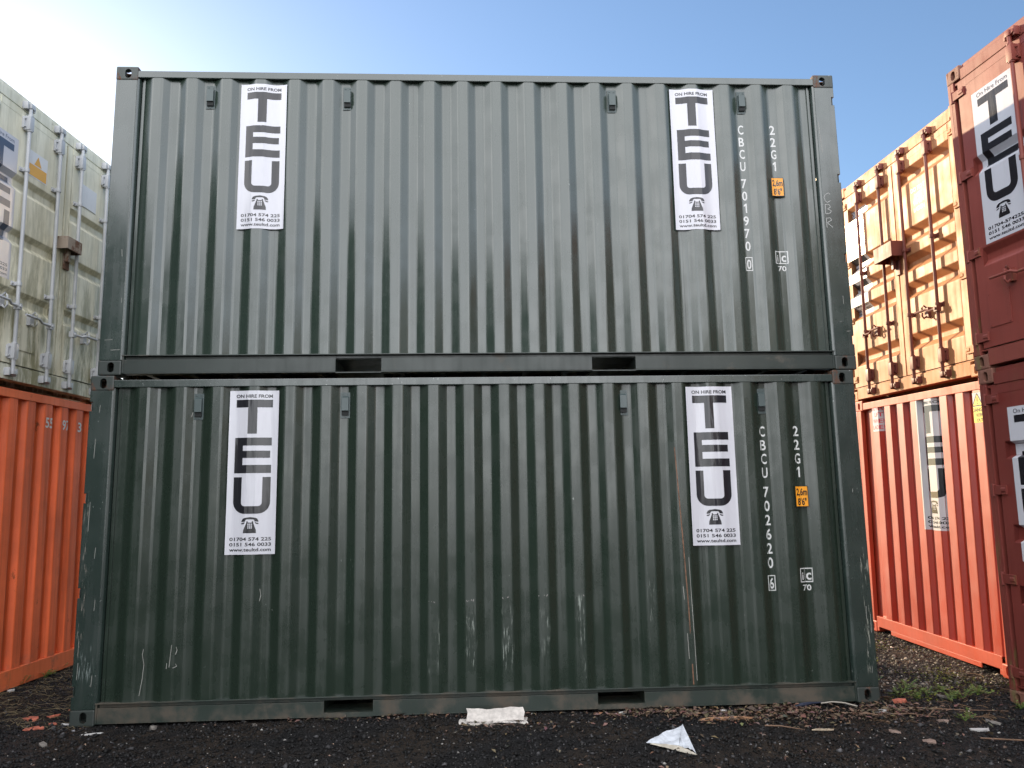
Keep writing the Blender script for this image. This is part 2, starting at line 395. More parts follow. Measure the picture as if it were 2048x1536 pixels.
    for i in range(17):
        x = .33+i*.3375
        if any(a-.06 < x < b+.06 for a, b in ((1.83, 2.19), (3.88, 4.235))): continue
        mb.box(x, x+.005, .13, W-.13, .030, .134); mb.box(x-.04, x, .13, W-.13, .030, .035)
    mb.build("cross_members", m['rail'], T)
    for ex in (0, 1):
        X = (lambda v: v) if ex == 0 else (lambda v: L-v); xa = lambda a, b: (min(X(a), X(b)), max(X(a), X(b)))
        dr = (ex == 0 and endA == 'door')
        if dr:
            mb = MB(); mb.box(.006, .10, .162, W-.162, 2.455, 2.548); mb.box(.012, .10, .076, W-.076, 2.435, 2.455); mb.box(.02, .09, .178, W-.178, 2.548, 2.585); mb.build("door_header", m['frame'], T, .004)
            mb = MB(); mb.box(.004, .11, .162, W-.162, .022, .145); mb.box(.012, .11, .076, W-.076, .145, .158); mb.build("door_sill", m['frame'], T, .004)
        else:
            mb = MB(); mb.box(*xa(.006, .066), .162, W-.162, 2.485, 2.560); mb.build("top_end_rail", m['frame'], T, .004)
            mb = MB(); mb.box(*xa(.006, .014), .162, W-.162, .06, .172); mb.box(*xa(.014, .07), .162, W-.162, .164, .172)
            for a, b in ((.162, .2), (.45, W-.45), (W-.2, W-.162)): mb.box(*xa(.006, .02), a, b, .015, .06)
            mb.build("bottom_end_rail", m['frame'], T, .003)
            ep = endP if (ex == 0 and endP) else end_profile(.13, .27, 9, .105, .05)
            if ex == 0: EP[T.name] = ep
            rp = round_profile(ep, .008); k = len(rp); zz = [.168, 1.3, 2.49]; mb = MB()
            mb.add([(X(q), p, z) for z in zz for p, q in rp], [(r*k+i, r*k+i+1, (r+1)*k+i+1, (r+1)*k+i) for r in range(2) for i in range(k-1)])
            mb.build("end_panel", m['panel'], T, recalc=False)
    if door: doors(T, m, door)
    return T
SP, EP, DP, SPH = {}, {}, {}, {}

def door_profile(recs, z0=.165, z1=2.44, xr=.006, xi=.046, sl=.045):
    pts = [(z1, xr)]
    for zh, zl in recs: pts += [(zh, xr), (zh-sl, xi), (zl+sl, xi), (zl, xr)]
    pts.append((z0, xr)); return pts            # going down in z
def doors(T, m, D):
    recs = D['recs']; XI = D.get('xi', .046); prof = door_profile(recs, sl=D.get('sl', .045), xi=XI); DP[T.name] = prof
    rp = round_profile(prof, .007); k = len(rp); c = W/2
    for sgn in (-1, 1):
        Yc = lambda v: c+sgn*v                     # v = distance from the centre seam
        ys = lambda a, b: (min(Yc(a), Yc(b)), max(Yc(a), Yc(b)))
        e0, e1 = .012, c-.118                      # leaf from the seam to the hinge edge
        mb = MB(); a, b = e0+.085, e1-.095
        mb.add([(q, Yc(y), z) for y in (a, b) for z, q in rp], [(i, i+1, k+i+1, k+i) for i in range(k-1)])
        for yy in (a, b):                          # cheeks where a groove ends at the stile
            for zh, zl in recs:
                s = D.get('sl', .045); mb.add([(.006, Yc(yy), zh), (XI, Yc(yy), zh-s), (XI, Yc(yy), zl+s), (.006, Yc(yy), zl)], [(0, 1, 2, 3)])
        mb.box(.008, .07, *ys(e0, a), .165, 2.44); mb.box(.008, .07, *ys(b, e1), .165, 2.44)
        mb.box(.0045, .05, *ys(a, b), 2.38, 2.4395); mb.box(.0045, .05, *ys(a, b), .1655, .225)
        leaf = mb.build("door", m['panel'], T, recalc=True)
        g = MB(); g.box(.022, .06, *ys(e1, e1+.016), .17, 2.435); g.box(.022, .06, *ys(.0, e0), .17, 2.435); g.box(.020, .06, *ys(e0, e1), .158, .166); g.box(.020, .06, *ys(e0, e1), 2.4395, 2.446)
        g.build("door_gasket", M['rubber'], leaf)
        for z in D.get('hinges', (.255, .95, 1.63, 2.345)):
            h = MB(); h.box(-.006, .018, *ys(e1-.075, e1+.068), z-.036, z+.036); h.tube([(.004, Yc(e1+.068), z-.05), (.004, Yc(e1+.068), z+.05)], .016, 10)
            h.prism([(p, q) for p, q in ((-.006, z-.02), (-.012, z-.01), (-.012, z+.01), (-.006, z+.02))], *ys(e1-.07, e1-.02), 'y')
            h.build("hinge", m['frame'], leaf, .003)
        for ri, off in enumerate(D['rods']):
            y = Yc(off); x = -.038; rod = MB(); R = .0165
            rod.tube([(x, y, .075), (x, y, 2.505)], R, 12)
            for z0, z1 in ((.20, .33), (2.27, 2.40)):              # top and bottom bearing housings
                rod.box(x-.021, .006, y-.030, y+.030, z0, z1); rod.box(x+.022, .006, y-.05, y+.05, z0+.012, z1-.012)
                for zz in (z0+.028, z1-.028):
                    for yy in (y-.04, y+.04): rod.tube([(x+.024, yy, zz), (x+.010, yy, zz)], .008, 8)
                rod.tube([(x, y, z0-.012), (x, y, z0)], .024, 12); rod.tube([(x, y, z1), (x, y, z1+.012)], .024, 12)
            for z in D.get('guides', (.93, 1.62)):
                rod.tube([(x, y, z-.018), (x, y, z+.018)], .0235, 12); rod.box(x, .006, y-.02, y+.02, z-.016, z+.016)
                rod.box(-.004, .006, y-.048, y+.048, z-.020, z+.020)
                for yy in (y-.038, y+.038): rod.tube([(.0, yy, z), (-.012, yy, z)], .008, 8)
            for z, s in ((.085, 1), (2.495, -1)):                  # cam and keeper claws
                rod.box(x-.020, x+.024, y-.022, y+.022, z-.022, z+.022); rod.prism([(y-.055, z-.012), (y-.02, z-.022), (y-.02, z+.022), (y-.05, z+.014)], x-.012, x+.016, 'x')
                rod.box(x-.004, .006, y-.060, y-.042, z-.034, z+.034); rod.box(x-.004, .006, y+.034, y+.052, z-.034, z+.034); rod.box(-.002, .006, y-.07, y+.06, z-.026, z+.026)
            rod.build("lock_rod", m.get('rod', m['frame']), leaf, .002, smooth=True)
        for off, z, length, dirn in D.get('handles', ()):
            y = Yc(off); d = sgn*dirn; hd = MB(); x = -.055
            hd.box(-.066, -.02, y-.026, y+.026, z-.028, z+.028); hd.tube([(-.078, y, z), (-.02, y, z)], .014, 10)
            P = lambda t, dz=0, dx=0: (x+dx, y+d*t, z+dz)
            hd.tube([P(.0), P(length*.35, .0), P(length*.5, .022, -.01), P(length*.62, .02, -.012), P(length, .022, -.012)], [.013, .012, .012, .013, .011], 8)
            cy = y+d*length*.62; ct = MB(); ct.box(-.028, .006, cy-.03, cy+.03, z-.045, z+.055); ct.tube([(-.02, cy, z+.05), (-.05, cy, z+.075), (-.07, cy, z+.05), (-.066, cy, z+.02)], .009, 8)
            ct.tube([(-.02, cy, z-.03), (-.055, cy, z-.055), (-.072, cy, z-.03), (-.068, cy, z)], .009, 8)
            hd.build("door_handle", m.get('handle', m['frame']), leaf, 0, smooth=True); ct.build("handle_catch", m.get('handle', m['frame']), leaf, 0, smooth=True)
        for y0, y1, z0, z1 in D.get('plates', {}).get(sgn, ()):    # riveted cover plates
            pl = MB(); pl.box(-.0, .006, y0, y1, z0, z1)
            for yy in (y0+.015, y1-.015):
                for zz in (z0+.015, (z0+z1)/2, z1-.015): pl.tube([(.0, yy, zz), (-.004, yy, zz)], .006, 6)
            pl.build("cover_plate", m['panel'], leaf, .001)
    if 'box' in D:
        y0, y1, z0, z1, dep = D['box']; t = .006
        mb = MB(); mb.box(-dep, -dep+t, y0, y1, z0, z1); mb.box(-dep+t, .006, y0, y0+t, z0, z1); mb.box(-dep+t, .006, y1-t, y1, z0, z1); mb.box(-dep+t, .006, y0+t, y1-t, z1-t, z1)
        mb.box(-.05, -.02, (y0+y1)/2-.02, (y0+y1)/2+.02, z0-.10, z0+.04); mb.box(-.012, .006, (y0+y1)/2-.07, (y0+y1)/2+.01, z0-.17, z0-.01)
        mb.build("lock_box", m.get('box', m['frame']), T, .002)

def put_sticker(T, u0, v0, w_, h_, fn, ub=(), vb=(), old=False, mats=None, label=None):
    """fn(u, v, lift) -> local point; u,v absolute on the face"""
    b, a, p, hd, ct = hire_sticker(w_, h_, old)
    ubr = [x-u0 for x in ub]; vbr = [z-v0 for z in vb]
    s = drape(b, "sticker", M['vinyl_white'], T, lambda u, v: fn(u0+u, v0+v, .0015), ubr, vbr)
    for art, nm in ((hd, "heading_lettering"), (a, "large_lettering"), (p, "telephone_symbol"), (ct, "contact_lettering")): drape(art, nm, mats or M['vinyl_black'], s, lambda u, v: fn(u0+u, v0+v, .0024), ubr, vbr)
    return s

# ------------------------------------------------------------------ materials
M = {}
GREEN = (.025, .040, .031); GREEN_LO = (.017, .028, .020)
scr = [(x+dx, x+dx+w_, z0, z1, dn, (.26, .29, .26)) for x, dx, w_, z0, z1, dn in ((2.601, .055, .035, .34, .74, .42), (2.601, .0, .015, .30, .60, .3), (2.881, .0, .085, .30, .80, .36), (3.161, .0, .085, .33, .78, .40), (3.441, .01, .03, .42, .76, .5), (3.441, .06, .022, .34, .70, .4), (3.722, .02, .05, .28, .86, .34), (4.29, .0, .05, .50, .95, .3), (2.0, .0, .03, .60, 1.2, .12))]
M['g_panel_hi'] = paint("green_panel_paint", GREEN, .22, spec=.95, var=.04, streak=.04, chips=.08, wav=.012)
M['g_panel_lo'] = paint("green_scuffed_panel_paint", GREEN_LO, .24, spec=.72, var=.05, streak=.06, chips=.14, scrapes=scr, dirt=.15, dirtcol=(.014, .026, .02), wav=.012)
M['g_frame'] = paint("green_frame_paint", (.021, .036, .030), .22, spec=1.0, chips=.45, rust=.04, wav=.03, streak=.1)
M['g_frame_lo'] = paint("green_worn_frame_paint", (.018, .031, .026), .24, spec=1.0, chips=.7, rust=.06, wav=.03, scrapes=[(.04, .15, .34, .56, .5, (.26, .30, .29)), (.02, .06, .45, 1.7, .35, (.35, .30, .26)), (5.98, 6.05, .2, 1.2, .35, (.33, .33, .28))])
M['g_cast'] = paint("green_casting_paint", (.034, .043, .039), .45, rust=.92, chips=.7, wav=.02)
M['g_rail'] = paint("green_rail_paint", (.022, .031, .027), .34, rust=.03, dirt=.15, wav=.03)
M['g_rail_lo'] = paint("green_muddy_rail_paint", (.022, .033, .027), .38, rust=.12, dirt=.74, wav=.03, dirtcol=(.10, .078, .058))
M['ply'] = plain("plywood_floor", (.45, .30, .17), .8, .3, scale=8)
M['rubber'] = plain("rubber_gasket", (.03, .034, .022), .8, .4)
M['vinyl_white'] = vinyl("white_vinyl", (.57, .57, .615), .2)
M['vinyl_black'] = vinyl("black_vinyl", (.016, .016, .02), .17)
M['vinyl_navy'] = vinyl("faded_navy_vinyl", (.06, .085, .14), .3)
M['vinyl_grey'] = vinyl("faded_black_vinyl", (.05, .05, .055), .35)
M['stencil_white'] = vinyl("stencil_white_paint", (.58, .59, .58), .45)
M['orange_decal'] = vinyl("orange_decal", (.80, .32, .02), .35)
M['yellow_decal'] = vinyl("yellow_decal", (.80, .62, .04), .35)
M['ochre_decal'] = vinyl("ochre_decal", (.72, .38, .05), .35)
M['red_ink'] = vinyl("red_ink", (.62, .03, .05), .35)
M['chalk'] = vinyl("chalk_writing", (.42, .43, .42), .8)
M['w_panel'] = paint("white_mossy_door_paint", (.80, .76, .60), .42, rust=.22, moss=.80, var=.08, streak=.35, streakcol=(.30, .28, .17), wav=.05)
M['w_frame'] = paint("white_mossy_frame_paint", (.74, .72, .60), .45, rust=.30, moss=.90, var=.08, streak=.35, streakcol=(.30, .28, .17), wav=.02)
M['w_rod'] = paint("white_rod_paint", (.46, .47, .49), .4, rust=.2, moss=.3, wav=.01)
M['w_box'] = paint("rusty_white_box_paint", (.30, .24, .19), .6, rust=1.1, wav=.01)
M['o_panel'] = paint("orange_panel_paint", (.78, .145, .048), .5, spec=.3, rust=.34, dirt=.45, var=.16, streak=.55, chips=.3, wav=.05)
M['o_frame'] = paint("orange_frame_paint", (.78, .165, .055), .5, spec=.3, rust=.28, dirt=.35, var=.10, streak=.2, moss=.12, wav=.02)
M['r_panel'] = paint("red_panel_paint", (.42, .040, .016), .36, spec=.8, rust=.05, var=.08, streak=.15, wav=.06)
M['r_frame'] = paint("red_frame_paint", (.47, .06, .024), .45, spec=.5, rust=.14, chips=.25, wav=.02)
M['y_panel'] = paint("sunbleached_red_door_paint", (.56, .25, .11), .50, spec=.35, rust=.08, var=.12, streak=.25, wav=.04, streakcol=(.24, .07, .03))
M['y_frame'] = paint("sunbleached_red_frame_paint", (.54, .23, .10), .55, spec=.35, rust=.20, moss=.2, var=.12, wav=.02)
M['y_rod'] = paint("dark_red_rod_paint", (.17, .045, .032), .5, rust=.35, wav=.01)
M['d_panel'] = paint("dull_red_door_paint", (.235, .052, .040), .45, spec=.35, rust=.25, moss=.12, var=.10, streak=.2, wav=.05)
M['d_frame'] = paint("dull_red_frame_paint", (.23, .056, .042), .5, spec=.35, rust=.4, moss=.30, var=.10, wav=.02)
M['d_cast'] = paint("rusty_red_casting_paint", (.20, .085, .06), .6, rust=.75, moss=.5, wav=.02)
M['e_panel'] = paint("maroon_door_paint", (.175, .034, .027), .45, spec=.35, rust=.2, moss=.12, var=.10, streak=.2, wav=.05)
M['e_frame'] = paint("maroon_frame_paint", (.175, .036, .028), .5, spec=.35, rust=.35, moss=.35, var=.10, wav=.02)
M['plate'] = vinyl("white_plate", (.70, .71, .73), .45, .15)
M['vent'] = paint("green_vent_plastic", (.050, .072, .072), .33, wav=.0, streak=.05)
M['vent_dark'] = plain("vent_mesh", (.010, .012, .012), .8)

# ------------------------------------------------------------------ the green pair
GRP = "shipping containers stacked in the yard"
def wave(nm, u, v):
    h = len(nm)*1.7+SPH.get(nm, 0)
    return .0016*math.sin(u*5.1+h)*math.sin(v*3.7+h*.6)+.0010*math.sin(u*11.3-v*6.1+h)
def side_fn(T, k=1.0):
    pr = SP[T.name]
    def fn(u, v, lift): return (u, .010+(interp(pr, u)-.010)*k-lift+wave(T.name, u, v), v)
    return fn
def side_breaks(T, u0, u1, extra=0):
    b = [p for p, q in SP[T.name] if u0 < p < u1]; return b+([u0+(u1-u0)*i/extra for i in range(1, extra)] if extra else [])
def green_details(T, start, stickers, vents, cx, number, check, sag):
    fn = side_fn(T)
    for u0 in stickers:
        pr = SP[T.name]; w_, h_ = .378, 1.257; z0 = 1.207-(.010 if sag else 0)
        def sf(u, v, lift, u0=u0, pr=pr):
            # vinyl pulled over the corrugations: it bridges the hollows loosely
            d = sum(interp(pr, min(max(u+dx, .25), L-.25)) for dx in (-.03, -.015, 0, .015, .03))/5; d = min(d, interp(pr, u))
            k = .62 if sag else .42
            wv = .0012*math.sin(u*61+v*3)*math.sin(v*9+u*7)
            return (u, .0085+(d-.010)*k-lift-abs(wv)+wave(T.name, u, v), v)
        # never behind the steel: the vinyl stays proud of the outer flats
        s = put_sticker(T, u0, z0, w_, h_, sf, [u0+w_*i/26 for i in range(1, 26)], [z0+h_*i/10 for i in range(1, 10)])
    for u in vents:                                # small ventilator hoods on the inner flats
        zc = 2.345; V = MB(); y = .048+wave(T.name, u, 2.345)-.001
        V.box(u-.037, u+.037, y-.006, y-.0005, zc-.102, zc+.102)
        for yy, zz in ((-.019, .087), (.019, .087), (0, -.091)): V.tube([(u+yy, y-.006, zc+zz), (u+yy, y-.009, zc+zz)], .006, 8)
        base = V.build("ventilator", M['vent'], T, .001)
        Cv = MB(); Cv.prism([(y-.006, zc+.072), (y-.030, zc+.058), (y-.034, zc-.045), (y-.006, zc-.045)], u-.027, u+.027, 'x'); Cv.build("vent_cover", M['vent'], base, .002)
        G = MB(); G.box(u-.026, u+.026, y-.022, y-.006, zc-.079, zc-.0455)
        G.build("vent_grille", M['vent_dark'], base)
    # painted number, one character under the other
    A = Art(); z = 2.149; hh = .083; pitch = .1105
    for ch in "CBCU": A.text(ch, cx, z-hh-.006, hh, .046 if ch != 'I' else None, .016); z -= pitch
    ub = side_breaks(T, cx-.1, cx+.5); ln = lambda u, v: fn(u, v, .0012)
    drape(A, "owner_code", M['stencil_white'], T, ln, ub); A = Art()
    z = 1.665
    for ch in number: A.text(ch, cx, z-hh-.006, hh, .044 if ch != '1' else .026, .016); z -= pitch
    drape(A, "serial_number", M['stencil_white'], T, ln, ub); A = Art(); A.frame(cx-.031, cx+.031, .848, .967, .007); A.text(check, cx, .866, .083, .036, .016)
    drape(A, "check_digit", M['stencil_white'], T, ln, ub)
    A = Art(); c2 = cx+.279; z = 2.149
    for ch in "22G1": A.text(ch, c2-.004, z-hh-.006, hh, .046 if ch != '1' else .026, .016); z -= pitch
    drape(A, "size_code", M['stencil_white'], T, lambda u, v: fn(u, v, .0012), ub)
    A = Art(); x0 = c2-.056; A.frame(x0, x0+.112, .908, 1.018, .008); A.rect(x0+.042, x0+.048, .916, 1.010)
    A.text("i", x0+.025, .928, .062, None, .02); A.text("c", x0+.077, .928, .080, .043, .02); A.text("70", x0+.056, .846, .045, .072, .02)
    drape(A, "code_mark", M['stencil_white'], T, lambda u, v: fn(u, v, .0012), ub)
    A = Art().rect(c2-.054, c2+.052, 1.494, 1.658); fl = lambda u, v, l: (u, .0075+max(0, (interp(SP[T.name], u)-.0075))*.35-l+wave(T.name, u, v), v)
    d = drape(A, "height_decal", M['orange_decal'], T, lambda u, v: fl(u, v, .0012), ub)
    A = Art().frame(c2-.054, c2+.052, 1.494, 1.658, .004); A.text("2,6m", c2, 1.585, .055, .088, .03); A.text("8'6\"", c2, 1.508, .055, .072, .03)
    drape(A, "lettering", M['vinyl_black'], d, lambda u, v: fl(u, v, .002), ub)

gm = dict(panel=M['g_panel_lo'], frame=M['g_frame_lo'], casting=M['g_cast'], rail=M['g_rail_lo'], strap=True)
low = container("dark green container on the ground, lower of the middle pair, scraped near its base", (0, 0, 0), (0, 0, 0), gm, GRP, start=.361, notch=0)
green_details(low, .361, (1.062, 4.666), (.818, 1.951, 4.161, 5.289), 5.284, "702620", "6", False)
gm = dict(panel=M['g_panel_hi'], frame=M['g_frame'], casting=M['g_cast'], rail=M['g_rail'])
top = container("cleaner dark green container resting on top of the scraped green one", (.040, .0145, H+.005), (0, 0, 0), gm, GRP, start=.293, notch=1)
green_details(top, .293, (1.014, 4.622), (.762, 1.890, 4.126, 5.250), 5.232, "701970", "0", True)
# hand-written chalk letters on the right-hand post of the upper one
def strokes(parent, name, mat, lines, r, fn):
    for ln in lines:
        mb = MB(); pts = [Vector(fn(*p)) for p in ln]
        for a, b in zip(pts, pts[1:]):
            d = (b-a).normalized(); nn = Vector((-d.z, 0, d.x))*r
            mb.add([a-nn, a+nn, b+nn, b-nn], [(0, 1, 2, 3)])
        mb.build(name, mat, parent, recalc=False)
def cl(cx, cz, w_, h_, ch):
    P = lambda a, b: (cx+a*w_, cz+b*h_)
    return {'C': [[P(.5, .35), P(.2, .5), P(-.3, .3), P(-.5, 0), P(-.35, -.35), P(0, -.5), P(.45, -.3)]],
            'B': [[P(-.4, .5), P(-.45, -.5)], [P(-.4, .5), P(.2, .45), P(.4, .2), P(-.1, .02), P(.5, -.2), P(.2, -.45), P(-.45, -.5)]],
            'R': [[P(-.4, .5), P(-.4, -.5)], [P(-.4, .45), P(.2, .5), P(.4, .25), P(-.3, 0), P(.5, -.5)]]}[ch]
ls = []
for ch, z in (('C', 1.475), ('B', 1.375), ('R', 1.255)): ls += cl(5.925, z, .055, .085, ch)
strokes(top, "chalk_stroke", M['chalk'], ls, .0022, lambda a, b: (a, .0022, b))

M['rust_line'] = plain("rusty_scratch", (.17, .085, .05), .8, .4, scale=30); M['bare'] = plain("bare_scratch", (.27, .265, .245), .6, .2); M['tape'] = plain("tape_remnant", (.30, .28, .27), .6, .3)
fl_ = side_fn(low); L_ = lambda a, b: fl_(a, b, .0012)
strokes(low, "rusty_scratch", M['rust_line'], [[(4.555-.0, 1.98), (4.57, 1.6), (4.59, 1.15), (4.605, .72), (4.615, .17)]], .0042, L_)
strokes(low, "bright_scratch", M['bare'], [[(4.625, 1.12), (4.63, .85), (4.638, .5), (4.643, .2)], [(4.57, .90), (4.575, .80)], [(4.585, .55), (4.59, .36)], [(.705, .56), (.70, .49), (.693, .40)], [(.735, .545), (.742, .52), (.733, .49)], [(.735, .425), (.744, .405), (.72, .395)],
                                           [(.49, .53), (.485, .49), (.497, .42), (.492, .32), (.478, .20)], [(.675, .43), (.674, .39)], [(.775, 2.30), (.768, 2.265)], [(1.33, .95), (1.338, .90), (1.33, .86)]], .0022, L_)
tp = []
for x0, zz in ((2.601, .830), (2.881, .835), (3.161, .845), (3.441, .850), (3.722, .858)):
    for k in range(4):
        a = x0+.006+k*.019+random.uniform(-.003, .003)
        if random.random() < .6: tp.append([(a, zz+random.uniform(-.012, .012)), (a+random.uniform(.002, .012), zz+random.uniform(-.014, .014))])
strokes(low, "tape_remnant", M['tape'], tp, .0026, L_)
ls = [[(x0+dx, z0), (x0+dx+.004, z1)] for x0, dx, z0, z1 in ((.06, 0, 1.95, 2.1), (.11, 0, 1.2, 1.28), (.05, 0, 1.40, 1.62), (.13, 0, .82, .90), (.08, .0, 2.3, 2.36), (6.02, 0, 1.0, 1.02), (6.0, 0, .62, .72), (6.03, 0, .52, .66), (5.99, 0, .36, .38), (6.01, 0, .22, .27), (5.97, 0, 1.60, 1.63), (.035, 0, .33, .45), (.14, 0, .28, .36), (.05, .08, .285, .288), (.05, .1, .222, .224))]
strokes(low, "bright_scratch", M['bare'], ls, .0018, lambda a, b: (a, .0022, b))
strokes(top, "bright_scratch", M['bare'], [[(5.90, 2.16), (5.905, 2.02), (5.915, 1.88)], [(5.99, .62), (5.992, .55)], [(6.0, .32), (6.03, .322)], [(5.95, .40), (5.965, .405)], [(.04, .28), (.10, .284)], [(.09, .20), (.16, .203)], [(.15, .62), (.152, .58)], [(.13, 1.02), (.135, .96)]], .0018, lambda a, b: (a, .0022, b))
# ------------------------------------------------------------------ left stack (ends face the alley)
TH = math.pi-.075; LX = lambda y: -1.07+.075*y
def left_loc(z): return (LX(2.59), 2.59, z)
wm = dict(panel=M['w_panel'], frame=M['w_frame'], casting=M['w_frame'], rail=M['w_frame'], rod=M['w_rod'], handle=M['w_rod'], box=M['w_box'])
orange = container("orange container under the white one at the left, with a ribbed end wall", left_loc(.088), (-.018, 0, TH),
                   dict(panel=M['o_panel'], frame=M['o_frame'], casting=M['o_frame'], rail=M['o_frame']), GRP,
                   endP=end_profile(2.59-1.962-.2585*1, .2585, 9, .115, .032))
white = container("mossy white container with lock rods and a rusty lock box, atop the orange one", left_loc(.100+H), (-.014, 0, TH), wm, GRP, endA='door',
                  door=dict(recs=[(1.84, 1.69), (1.345, 1.20), (.815, .66)], rods=(.185, .67), handles=((.185, .585, .40, 1), (.67, .66, .30, 1)), guides=(.86, 1.90),
                            box=(1.06, 1.30, 1.37, 1.49, .10), plates={1: [(1.55, 1.80, .30, .52)]}))
yl = lambda y: 2.59-y             # world y -> local y on the left stack
def end_fn(prof_of_z=None, prof_of_y=None, flip=False):
    def fn(u, v, lift):           # u runs to the viewer's right
        y = u if flip else W-u
        x = interp(prof_of_z, v) if prof_of_z else interp(prof_of_y, y)
        return (x-lift, y, v)
    return fn
def vbreaks(prof, a, b): return [z for z, x in prof if a < z < b]
# on the left stack the viewer's right is world +y = local -y : u = W - y_local
fw = end_fn(prof_of_z=DP[white.name]); ofs = W-2.59   # u = W-(2.59-y) = y+ofs
put_sticker(white, .18+ofs, 3.60-2.591-.13, .45, 1.27, fw, vb=vbreaks(DP[white.name], 0, 2.44), old=True, mats=M['vinyl_navy'])
zl = -2.591-.128
A = Art().rect(.775+ofs, 1.065+ofs, 4.62+zl, 4.86+zl); s = drape(A, "warning_decal", M['plate'], white, lambda u, v: fw(u, v, .0015), vb=vbreaks(DP[white.name], 0, 2.44))
A = Art().rect(.785+ofs, 1.055+ofs, 4.63+zl, 4.735+zl).poly([(.865+ofs, 4.745+zl), (.975+ofs, 4.745+zl), (.92+ofs, 4.835+zl)])
drape(A, "warning_symbol", M['ochre_decal'], s, lambda u, v: fw(u, v, .0025), vb=vbreaks(DP[white.name], 0, 2.44))
mb = MB(); mb.box(.0, .0055, yl(1.915), yl(1.645), 4.65+zl, 4.875+zl); mb.build("data_plate", M['plate'], white, .001)
# white digits on the ribs of the orange end wall
fo = end_fn(prof_of_y=EP[orange.name]); eb = [W-p for p, q in EP[orange.name]]
for t, y in (("55", 1.405), ("97", 1.675), ("31", 1.94)):
    A = Art(); A.text(t, y+ofs, 2.27, .095, .12, .02); drape(A, "painted_digits", M['stencil_white'], orange, lambda u, v: fo(u, v, .0015), eb)

# ------------------------------------------------------------------ far right stack (sunlit)
def far_loc(z): return (7.476, .50, z+.0145)
fm = dict(panel=M['r_panel'], frame=M['r_frame'], casting=M['r_frame'], rail=M['r_frame'])
FY = .50
farlow = container("bright red container with a ribbed end wall, below the sunlit doors at the right", far_loc(0), (.035, 0, .008), fm, GRP,
                   endP=end_profile(.653-FY+.0-.2575*0, .2575, 9, .122, .036))
ym = dict(panel=M['y_panel'], frame=M['y_frame'], casting=M['y_frame'], rail=M['y_frame'], rod=M['y_rod'], handle=M['y_rod'], box=M['y_rod'])
farup = container("sunlit faded red container with corrugated doors, on the bright red one", far_loc(H+.012), (.030, 0, .008), ym, GRP, endA='door',
                  door=dict(sl=.062, xi=.066, recs=[(2.295, 2.125), (1.665, 1.495), (1.385, 1.215), (1.105, .935), (.57, .40)], rods=(.21, .70), handles=((.70, .72, .34, -1),), guides=(.76, 1.44),
                            box=(1.06, 1.42, 1.40, 1.56, .15)))
ff = end_fn(prof_of_y=EP[farlow.name]); eb = [W-p for p, q in EP[farlow.name]]; uf = lambda y: W-(y-FY)   # viewer's right = world -y
put_sticker(farlow, uf(1.70), 1.19, .40, 1.30, ff, eb)
A = Art().rect(uf(2.62), uf(2.33), 2.22, 2.53); s = drape(A, "warning_sticker", M['vinyl_white'], farlow, lambda u, v: ff(u, v, .0015), eb)
A = Art()
for t, v in (("DO NOT", 2.455), ("LIFT", 2.385), ("WHEN", 2.315), ("LADEN", 2.245)): A.text(t, uf(2.475), v, .045, None, .02)
drape(A, "lettering", M['red_ink'], s, lambda u, v: ff(u, v, .0025), eb)
A = Art().rect(uf(.82), uf(.54), 2.19, 2.46); s = drape(A, "danger_sticker", M['vinyl_white'], farlow, lambda u, v: ff(u, v, .0015), eb)
A = Art().rect(uf(.82), uf(.54), 2.19, 2.335).poly([(uf(.775), 2.345), (uf(.645), 2.345), (uf(.71), 2.445)])
y_ = drape(A, "yellow_panel", M['yellow_decal'], s, lambda u, v: ff(u, v, .0022), eb)
A = Art()
for t, v, h in (("DANGER", 2.288, .034), ("KEEP", 2.243, .030), ("OUT", 2.198, .030)): A.text(t, uf(.69), v, h, None, .02)
A.rect(uf(.716), uf(.704), 2.378, 2.418).rect(uf(.716), uf(.704), 2.358, 2.368)
for p, q in (((.78, 2.342), (.71, 2.452)), ((.71, 2.452), (.64, 2.342)), ((.64, 2.342), (.78, 2.342))):
    a, b = Vector((uf(p[0]), p[1])), Vector((uf(q[0]), q[1])); d = (b-a).normalized(); nn = Vector((-d.y, d.x))*.004; A.poly([tuple(a-nn), tuple(b-nn), tuple(b+nn), tuple(a+nn)])
drape(A, "lettering", M['vinyl_black'], s, lambda u, v: ff(u, v, .003), eb)
fy = end_fn(prof_of_z=DP[farup.name]); A = Art()
for t, v in (("DO NOT", 2.00), ("LIFT", 1.93), ("WHEN", 1.86), ("LADEN", 1.79)): A.text(t, uf(1.26), v, .045, None, .02)
drape(A, "painted_warning", M['stencil_white'], farup, lambda u, v: fy(u, v, .0015), vb=vbreaks(DP[farup.name], 0, 2.44))
put_sticker(farup, uf(2.80), .98, .42, 1.27, fy, vb=vbreaks(DP[farup.name], 0, 2.44), old=True, mats=M['vinyl_grey'])

